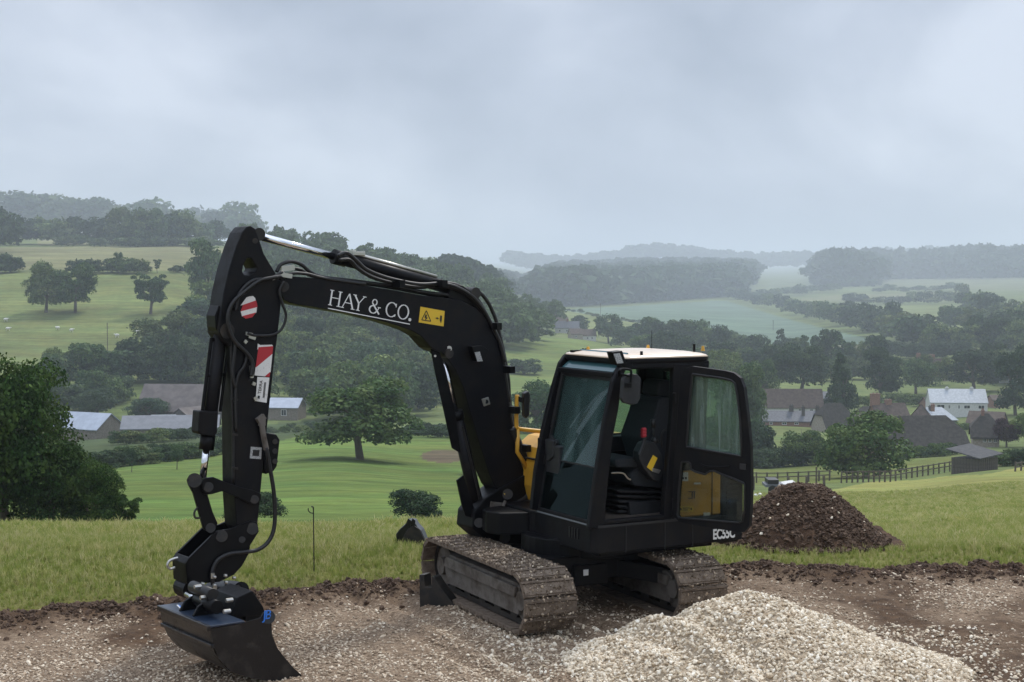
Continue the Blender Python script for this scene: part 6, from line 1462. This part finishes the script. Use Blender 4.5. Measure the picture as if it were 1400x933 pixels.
def building(name, label, px, py, dmin, wpx, dep, hw_px, hr_px, yaw, wall, roof, cat='house', hip=0, over=.35, wins=(), chims=(), rthick=.18, front_wall=None, hipend=(0, 0), sag=0, dirn=1):
    """gabled (or half-hipped) building; px, py the middle of the foot of its long front; sizes in photo pixels at that distance"""
    P = on_ground(px, py, dmin); k = P.y / FPX
    L = wpx * k / max(.35, abs(math.cos(yaw))); hw = hw_px * k; hr = hr_px * k
    o = empty(name, tuple(P), label, cat); 
    ex = Vector((math.cos(yaw), math.sin(yaw), 0)); ey = Vector((-math.sin(yaw), math.cos(yaw), 0))
    def W_(x, y, z): return P + ex * x + ey * y + ZZ * z
    rg = hr * 1.0
    m = MB(); foot = 3.0
    m.prism([W_(-L / 2, 0, -foot), W_(L / 2, 0, -foot), W_(L / 2, dep, -foot), W_(-L / 2, dep, -foot)], ZZ * (foot + hw))
    wo = None
    for s, hp in ((-1, hipend[0]), (1, hipend[1])):
        if hp < .99: m.prism([W_(s * L / 2, 0.02, hw), W_(s * L / 2, dep - .02, hw), W_(s * L / 2, dep / 2 + dep / 2 * hp, hw + rg * (1 - hp)), W_(s * L / 2, dep / 2 - dep / 2 * hp, hw + rg * (1 - hp))], ex * (-s * .2))
    wo = m.build('wall', M[wall], o)
    # roof as a closed slab following both pitches, hips cut in
    ov = over; r = MB(); x0, x1 = -L / 2 - ov, L / 2 + ov
    zr = hw + rg; drop = ov * rg / (dep / 2)
    hx0, hx1 = x0 + hipend[0] * dep * .5, x1 - hipend[1] * dep * .5
    def hipz(h): return hw + rg * (1 - h)
    n_ = 10 if sag else 1
    E0 = [W_(x0, -ov, hw - drop), W_(x1, -ov, hw - drop), W_(x1, dep + ov, hw - drop), W_(x0, dep + ov, hw - drop)]
    up_ = ZZ * rthick
    V = [e + up_ for e in E0] + [W_(hx0, dep / 2, zr) + up_, W_(hx1, dep / 2, zr) + up_]
    def half(x, h, e0, e1, rv):                           # points where the hip meets the gable
        return None
    Vb = [e for e in E0] + [W_(hx0, dep / 2, zr), W_(hx1, dep / 2, zr)]
    if 0 < hipend[0] < 1 or 0 < hipend[1] < 1:
        # half hips: gable cut at height fraction (1-h)
        def mk(T_):
            out = []
            for s, xe, hx, h in ((-1, x0, hx0, hipend[0]), (1, x1, hx1, hipend[1])):
                yy = (dep / 2 + ov) * h
                out += [W_(xe, dep / 2 - yy, hw - drop + (rg + drop) * (1 - h)) + T_, W_(xe, dep / 2 + yy, hw - drop + (rg + drop) * (1 - h)) + T_]
            return out
        a_ = mk(up_); b_ = mk(ZZ * 0)
        V = V + a_; Vb = Vb + b_
        F = [(0, 1, 8, 5, 4, 6), (2, 3, 7, 4, 5, 9), (6, 4, 7), (8, 9, 5)]
        edge = [0, 1, 8, 9, 2, 3, 7, 6]
    elif hipend[0] or hipend[1]:
        F = [(0, 1, 5, 4), (2, 3, 4, 5), (3, 0, 4), (1, 2, 5)]; edge = [0, 1, 2, 3]
        if not hipend[0]: F[2] = (3, 0, 4)
    else:
        F = [(0, 1, 5, 4), (2, 3, 4, 5)]; edge = [0, 1, 5, 2, 3, 4]
    nV = len(V); FF = list(F) + [tuple(nV + i for i in reversed(f)) for f in F]
    for i in range(len(edge)):
        a, b = edge[i], edge[(i + 1) % len(edge)]; FF.append((b, a, nV + a, nV + b))
    r.add(V + Vb, FF); ro_ = r.build('roof', M[roof], o)
    for (fx, fz, ww, wh) in wins:                        # windows on the front: fx 0..1 along, fz centre height fraction, sizes in px
        c = W_(-L / 2 + L * fx, -.02, hw * fz); f_ = MB(); hwid, hh = ww * k / 2, wh * k / 2
        for q_, a_, b_ in ((ZZ * hh, ex * (hwid + .06), ZZ * .05), (-ZZ * hh, ex * (hwid + .06), ZZ * .05), (ex * hwid, ex * .05, ZZ * hh), (-ex * hwid, ex * .05, ZZ * hh), (ex * 0, ex * .035, ZZ * hh)):
            f_.box(c + q_, a_, ey * .06, b_)
        fr_ = f_.build('window', M['frame_w'], wo); g_ = MB(); g_.box(c, ex * hwid, ey * .03, ZZ * hh); g_.build('pane', M['winglass'], fr_) if False else g_.build('pane', M['winglass'], wo)
    for (fx, fy, cw_, ch_, mm) in chims:
        c = W_(-L / 2 + L * fx, dep * fy, zr); c_ = MB(); zz0 = -rg * abs(fy - .5) * 2 - .6
        c_.box(c + ZZ * ((zz0 + ch_ * k) / 2), ex * cw_ * k / 2, ey * .45, ZZ * ((ch_ * k - zz0) / 2)); c_.box(c + ZZ * (ch_ * k), ex * (cw_ * k / 2 + .08), ey * .52, ZZ * .10)
        for s in (-1, 1): c_.tube([c + ex * cw_ * k * .22 * s + ZZ * ch_ * k, c + ex * cw_ * k * .22 * s + ZZ * (ch_ * k + .45)], .13, 8)
        c_.build('chimney', M[mm], ro_)
    return o
building('barn', 'barn with a bright pale blue metal roof and board walls at the left', 99, 604, 330, 76, 9, 17, 19, -.45, 'w_wood', 'r_metal', 'barn')
building('shed', 'long low shed with a plain grey roof in front of the brown-roofed barn', 232, 602, 320, 128, 8, 12, 15, .12, 'w_wood', 'r_grey', 'shed')
building('barn', 'largest barn, long sagging lichened brown roof behind the long shed', 250, 572, 400, 132, 16, 9, 34, -.10, 'w_dark', 'r_asb', 'barn')
building('outbuilding', 'small gabled lean-to on the front of the largest barn', 275, 576, 392, 24, 6, 8, 10, 1.1, 'w_dark', 'r_asb', 'outbuilding')
building('outbuilding', 'small bright-roofed building between the long shed and the big barn', 222, 582, 345, 30, 6, 6, 6, .1, 'w_wood', 'r_light', 'outbuilding')
building('outbuilding', 'board-walled outbuilding with a light metal roof right of the dipper arm', 386, 575, 345, 42, 9, 17, 11, -.12, 'w_wood', 'r_metal', 'outbuilding', wins=((.55, .6, 7, 8),))
building('cottage', 'far white cottage with brown roof, lowest of the distant hamlet', 806, 466, 700, 18, 9, 7, 8, .1, 'w_white', 'r_brown', 'cottage', wins=((.35, .5, 2.2, 2.4), (.7, .5, 2.2, 2.4)))
building('cottage', 'far pale cottage partly hidden by trees in the distant hamlet', 789, 464, 720, 16, 9, 7, 7, .2, 'w_stone', 'r_brown', 'cottage', wins=((.4, .5, 2.2, 2.4),))
building('house', 'far long pale house at the left end of the distant hamlet', 775, 456, 760, 32, 10, 7, 9, -.1, 'w_white', 'r_slate', 'house', wins=((.2, .5, 2, 2.4), (.5, .5, 2, 2.4), (.8, .5, 2, 2.4)), chims=((.5, .5, 2.5, 3, 'w_brick'),))
building('house', 'far brown-roofed house at the top of the distant hamlet', 768, 449, 790, 22, 10, 6, 9, .3, 'w_stone', 'r_brown', 'house', chims=((.2, .5, 2.5, 3, 'w_brick'),))
building('cottage_row', 'long low brick cottage row with slate roof and small chimneys', 1079, 583, 300, 82, 7, 7, 12, -.10, 'w_brick', 'r_slate', 'cottage row', wins=((.2, .55, 4, 3), (.42, .55, 6, 3), (.62, .55, 5, 3), (.9, .55, 6, 3)), chims=((.55, .5, 6, 8, 'w_dark'), (.74, .3, 4, 7, 'w_dark'), (.98, .5, 5, 7, 'w_dark')))
building('cottage', 'long brown-roofed white cottage behind the slate cottage row', 1086, 566, 330, 78, 9, 9, 23, -.05, 'w_white', 'r_brown', 'cottage', wins=((.6, .5, 4, 4), (.8, .5, 4, 4)))
building('cottage', 'steep brown thatched roof between the slate row and the big tree', 1150, 592, 285, 42, 9, 8, 30, .25, 'w_stone', 'r_thatch', 'cottage', hipend=(.5, .5))
building('thatched_barn', 'big thatched barn with a dark steep half-hipped roof', 1262, 622, 235, 128, 10, 13, 35, .16, 'w_brick', 'r_thatch', 'barn', hipend=(.35, .55), over=.5, rthick=.35, wins=((.28, .45, 7, 9), (.33, .5, 4, 8), (.68, .4, 5, 6)))
building('house', 'brown-roofed house with a tall square brick chimney at its left end', 1225, 590, 300, 46, 9, 12, 24, .25, 'w_brick', 'r_brown', 'house', chims=((.08, .5, 13, 14, 'w_brick'), (.5, .5, 9, 5, 'w_brick')))
building('house', 'hipped brown roof house right of the tall brick chimney', 1258, 588, 290, 38, 9, 8, 24, -.3, 'w_brick', 'r_brown', 'house', hipend=(1, 1), chims=((.9, .4, 5, 1, 'w_brick'),))
building('house', 'long white house with a light slate roof and four windows', 1311, 571, 330, 76, 9, 20, 17, -.10, 'w_white', 'r_light', 'house', over=.2, wins=((.18, .74, 10, 5), (.33, .72, 2.5, 5), (.5, .72, 2.5, 5), (.64, .72, 8, 4.5), (.89, .72, 8, 4.5)), chims=((.33, .5, 4, 2, 'w_white'), (.77, .5, 4, 2, 'w_white')))
building('outbuilding', 'small pale hipped slate roof just below the white house', 1291, 580, 290, 36, 7, 6, 15, .12, 'w_dark', 'r_light', 'outbuilding', hipend=(.0, 1), chims=((.1, .4, 4, 2, 'w_dark'),))
building('cottage', 'small steep thatched cottage with three windows right of the thatched barn', 1348, 612, 250, 34, 8, 15, 27, -.25, 'w_stone', 'r_thatch', 'cottage', hipend=(.6, .6), over=.5, rthick=.35, wins=((.45, .66, 4, 5), (.65, .66, 4, 5), (.85, .66, 4, 5)), chims=((.4, .5, 4, 6, 'w_brick'),))
building('house', 'red brick house end just right of the white house', 1366, 558, 350, 16, 7, 10, 6, 0, 'w_brick', 'r_brown', 'house', wins=((.5, .5, 3, 4),))
building('house', 'stone house with two chimney stacks above the village', 1276, 522, 440, 48, 10, 10, 20, .25, 'w_stone', 'r_brown', 'house', chims=((.22, .5, 5, 8, 'w_brick'), (.62, .5, 9, 6, 'w_brick')), wins=((.7, .5, 5, 4),))
building('cottage', 'grey-roofed cottage with a bright white gable near the right edge', 1376, 524, 430, 30, 9, 8, 11, -.4, 'w_white', 'r_slate', 'cottage')
building('cottage', 'low brown-tiled cottage between the chimney house and the white house', 1284, 560, 340, 30, 7, 6, 9, .2, 'w_brick', 'r_brown', 'cottage')
building('outbuilding', 'small slate-roofed outhouse left of the conical evergreen', 1122, 552, 360, 22, 6, 7, 8, -.2, 'w_stone', 'r_slate', 'outbuilding')
building('house', 'long low brown roof running below the white house', 1345, 586, 290, 40, 8, 7, 14, -.5, 'w_brick', 'r_brown', 'house')
building('cottage', 'dark-roofed cottage at the foot of the tall weeping tree', 1196, 580, 300, 26, 7, 8, 14, .3, 'w_stone', 'r_thatch', 'cottage', hipend=(.4, .4))
# wooden shed on the meadow: board walls built board by board, mono-pitched roof
P = on_ground(1338, 645, 180); k = P.y / FPX
SHD = empty('wooden_shed', tuple(P), 'weathered dark wooden shed with a low grey roof at the end of the paddock fence', 'shed')
YA = .62; ex = Vector((math.cos(YA), math.sin(YA), 0)); ey = Vector((-math.cos(YA), math.sin(YA) * .9, 0)).normalized()
Ls, Ds, Hs = 34 * k / math.cos(YA), 32 * k / abs(ey.x), 17 * k
def S_(x, y, z): return P + ex * x + ey * y + ZZ * z
m = MB(); m.prism([S_(.03, .03, -2), S_(Ls, .03, -2), S_(Ls, Ds, -2), S_(.03, Ds, -2)], ZZ * (2 + Hs)); m.build('wall', M['w_dark'], SHD)
bd = MB(); bd.box((0, 0, 0), (.15, 0, 0), (0, .02, 0), (0, 0, (Hs + 1) / 2)); bme = bpy.data.meshes.new('board'); bme.from_pydata(bd.v, [], bd.f); bme.materials.append(M['fence_'])
for dv_, LL in ((ex, Ls), (ey, Ds)):
    nb = int(LL / .36); an = math.atan2(dv_.y, dv_.x)
    for i in range(nb):
        o = link(bpy.data.objects.new('board', bme), SHD); o.matrix_local = Matrix.Translation(dv_ * ((i + .5) * LL / nb) + ZZ * ((Hs - 1) / 2 + rnd.uniform(-.03, .03)) + Vector((0, -.02 * (i % 2), 0))) @ Matrix.Rotation(an, 4, 'Z')
r = MB(); r.prism([S_(-.4, -.4, Hs), S_(Ls + .4, -.4, Hs + .35), S_(Ls + .4, Ds + .4, Hs + 1.3), S_(-.4, Ds + .4, Hs + .95)], ZZ * .12); r.build('roof', M['r_felt'], SHD)
# paddock fences: every post and rail its own part
M['fence'] = mat('fence_timber', (.075, .062, .048), .9, 0, 3, (.12, .10, .08))
def fence(label, pts, hp, n, rails, dmin, group=None, name='paddock_fence', pr=.075):
    pts = np.array(pts, float); cum = np.concatenate([[0], np.cumsum(np.hypot(*np.diff(pts, axis=0).T))])
    A = []
    for i in range(n):
        f = i / (n - 1) * cum[-1]; A.append(on_ground(np.interp(f, cum, pts[:, 0]), np.interp(f, cum, pts[:, 1]), dmin))
    o = empty(name, tuple(A[0]), label, 'fence', group)
    pm = MB(); pm.box((0, 0, hp / 2 - .2), (pr, 0, 0), (0, pr, 0), (0, 0, hp / 2 + .2)); pme = bpy.data.meshes.new('post'); pme.from_pydata(pm.v, [], pm.f); pme.materials.append(M['fence'])
    for a in A:
        q_ = link(bpy.data.objects.new('post', pme), o); q_.location = a - A[0]; q_.rotation_euler = (rnd.uniform(-.04, .04), rnd.uniform(-.04, .04), rnd.uniform(0, 1))
    for a, b in zip(A[:-1], A[1:]):
        for z in rails:
            m_ = MB(); m_.bar(a + ZZ * z - Vector((0, .1, 0)), b + ZZ * z - Vector((0, .1, 0)), .05, .13); m_.build('rail', M['fence'], o)
    return o
fence('post and rail paddock fence crossing behind the soil heap', [(1020, 668), (1060, 666), (1085, 664), (1115, 662), (1134, 662)], 1.35, 9, (.75, 1.25), 190)
fence('post and rail paddock fence from the big tree up to the wooden shed', [(1150, 668), (1192, 664), (1215, 660), (1240, 655), (1270, 650), (1306, 644)], 1.35, 22, (.75, 1.25), 175)
fence('short run of bare fence posts just behind the soil heap', [(1030, 680), (1044, 678), (1072, 674), (1104, 672), (1127, 672)], 1.3, 5, (), 150, pr=.09)
fence('short dark post and rail gate fence at the right edge', [(1388, 645), (1412, 642)], 1.1, 4, (.5, .95), 170)
tp_ = on_ground(1116, 673, 150); m = MB(); m.tube([tp_ - ZZ * .3, tp_ + ZZ * 2.2], .09, 8); tag(m.build('strainer_post', M['fence'], None, origin=tuple(tp_)), 'taller strainer post standing above the fence behind the soil heap', 'post')
# poles
def pole(px, py, hpx, dmin, label, arm=True, r=.13):
    P = on_ground(px, py, dmin); k = P.y / FPX; h = hpx * k; o = empty('utility_pole', tuple(P), label, 'pole')
    m = MB(); m.tube([P - ZZ, P + ZZ * h], r, 8); m.build('shaft', M['fence'], o)
    if arm: m = MB(); m.bar(P + ZZ * h * .82 - Vector((k * 3, 0, 0)), P + ZZ * h * .82 + Vector((k * 3, 0, 0)), .12, .14); m.build('crossarm', M['fence'], o)
pole(147, 482, 40, 440, 'wooden utility pole with crossarm in the sheep pasture')
pole(821, 436, 22, 900, 'far utility pole on the crop field left of the cab', False, .2)
pole(1271, 455, 16, 900, 'left of two far poles on the right-hand hill field', False, .2); pole(1320, 458, 16, 900, 'right of two far poles on the right-hand hill field', False, .2)
pole(1057, 452, 14, 1000, 'far pole on the crop field right of the cab', False, .22)
pole(1224, 512, 20, 560, 'pole beside the small pale paddock above the village', False, .12)
# sheep
M['wool'] = mat('wool', (.66, .64, .58), .95); M['face'] = mat('sheep_face', (.10, .09, .08), .9)
def sheep_mesh():
    m = MB(); n_ = 9; prof = [(-.55, .05, .62), (-.48, .24, .60), (-.3, .30, .62), (0, .33, .62), (.28, .29, .62), (.42, .22, .66), (.55, .13, .76), (.66, .10, .84), (.74, .09, .84), (.84, .04, .78)]
    rings = [[Vector((x, math.cos(2 * math.pi * k_ / n_) * r_, z + math.sin(2 * math.pi * k_ / n_) * r_)) for k_ in range(n_)] for x, r_, z in prof]
    loft(m, rings)
    for x in (-.35, .3):
        for y in (-.14, .14): m.tube([(x, y, .45), (x, y, .0)], [.06, .035], 6)
    me = bpy.data.meshes.new('sheep'); me.from_pydata([tuple(v) for v in m.v], [], m.f); me.materials.append(M['wool']); return me
SM = sheep_mesh()
for (x, y, lab) in ((8, 440, 'white sheep nearest the left edge, upper of the leftmost pair'), (11, 453, 'white sheep near the left edge, lower of the leftmost pair'), (79, 452, 'white sheep below the twin trees, left of a close pair'), (98, 455, 'white sheep below the twin trees, right of a close pair'), (160, 462, 'white sheep just right of the utility pole'), (188, 457, 'rightmost faint sheep, above the large rounded tree')):
    P = on_ground(x, y, 430); o = link(bpy.data.objects.new('sheep', SM)); o.location = P; o.scale = (1.5, 1.5, 1.5); o.rotation_euler.z = rnd.choice([.2, 3.0, -.3, 2.8]); tag(o, lab, 'sheep', 'sheep grazing in the upper pasture')
# trailer, bags and wrapped bales beyond the soil heap
P = on_ground(1066, 674, 120); k = P.y / FPX; o = empty('flatbed_trailer', tuple(P), 'low trailer with white sheeted load parked beyond the soil heap', 'trailer')
m = MB(); m.box(P + Vector((0, 0, .75)), (22 * k, 0, 0), (0, 1, 0), (0, 0, .12)); m.build('bed', M['r_grey'], o)
m = MB(); m.box(P + Vector((-11 * k, 0, 1.1)), (7.5 * k, 0, 0), (0, .9, 0), (0, 0, 3 * k)); m.build('box', M['rubber'], o, bevel=.05)
m = MB(); m.prism([P + Vector((x_ * k, -.9, z_ * k)) for x_, z_ in ((-3, 10), (-1, 12.5), (9, 14.5), (20, 16), (21, 14), (15, 12), (9, 10.5))], Vector((0, 1.8, 0))); m.build('sheet', M['w_white'], o, bevel=.05)
m = MB()
for x_ in (-12, 12): 
    w_ = MB(); w_.tube([P + Vector((x_ * k, -1.05, .4)), P + Vector((x_ * k, -.8, .4))], .4, 16); w_.build('wheel', M['rubber'], o)
for i, (x, y) in enumerate(((1027, 680), (1033, 679.5), (1039, 678.5))):
    P = on_ground(x, y, 90); k = P.y / FPX; m = MB(); n_ = 10
    rings = [[P + Vector((math.cos(6.283 * j / n_) * r_ * k, math.sin(6.283 * j / n_) * r_ * k, z * k)) for j in range(n_)] for r_, z in ((2.4, -.5), (2.9, 1), (2.8, 2.6), (1.8, 3.8), (.6, 4.2))]
    loft(m, rings); tag(m.build('white_bag', M['white'], None, smooth=True, origin=tuple(P)), ['leftmost of three white bags on the grass beside the cab door', 'middle of three white bags on the grass beside the cab door', 'rightmost of three white bags on the grass beside the soil heap'][i], 'bag', 'white bags behind the soil heap')

# ------------------------------------------------------------------ haze
zlo, zhi = float(Z.min()) - 1.5, float(Z[(R < 12500)].max()) + 95.0
hz = MB(); hz.box((0, 0, (zlo + zhi) / 2), (15600, 0, 0), (0, 15600, 0), (0, 0, (zhi - zlo) / 2))
hm_ = bpy.data.materials.new('haze'); hm_.use_nodes = True; t = hm_.node_tree; t.nodes.clear(); out = t.nodes.new('ShaderNodeOutputMaterial'); pv = t.nodes.new('ShaderNodeVolumePrincipled')
pv.inputs['Color'].default_value = (.82, .895, 1.0, 1); pv.inputs['Density'].default_value = .00022; pv.inputs['Anisotropy'].default_value = .1
t.links.new(pv.outputs[0], out.inputs['Volume'])
ho = hz.build('haze', hm_); ho['kind'] = 'stuff'; ho['label'] = 'pale blue valley haze'
print('trees', n_tree[0], 'terrain z', Z.min(), Z.max())
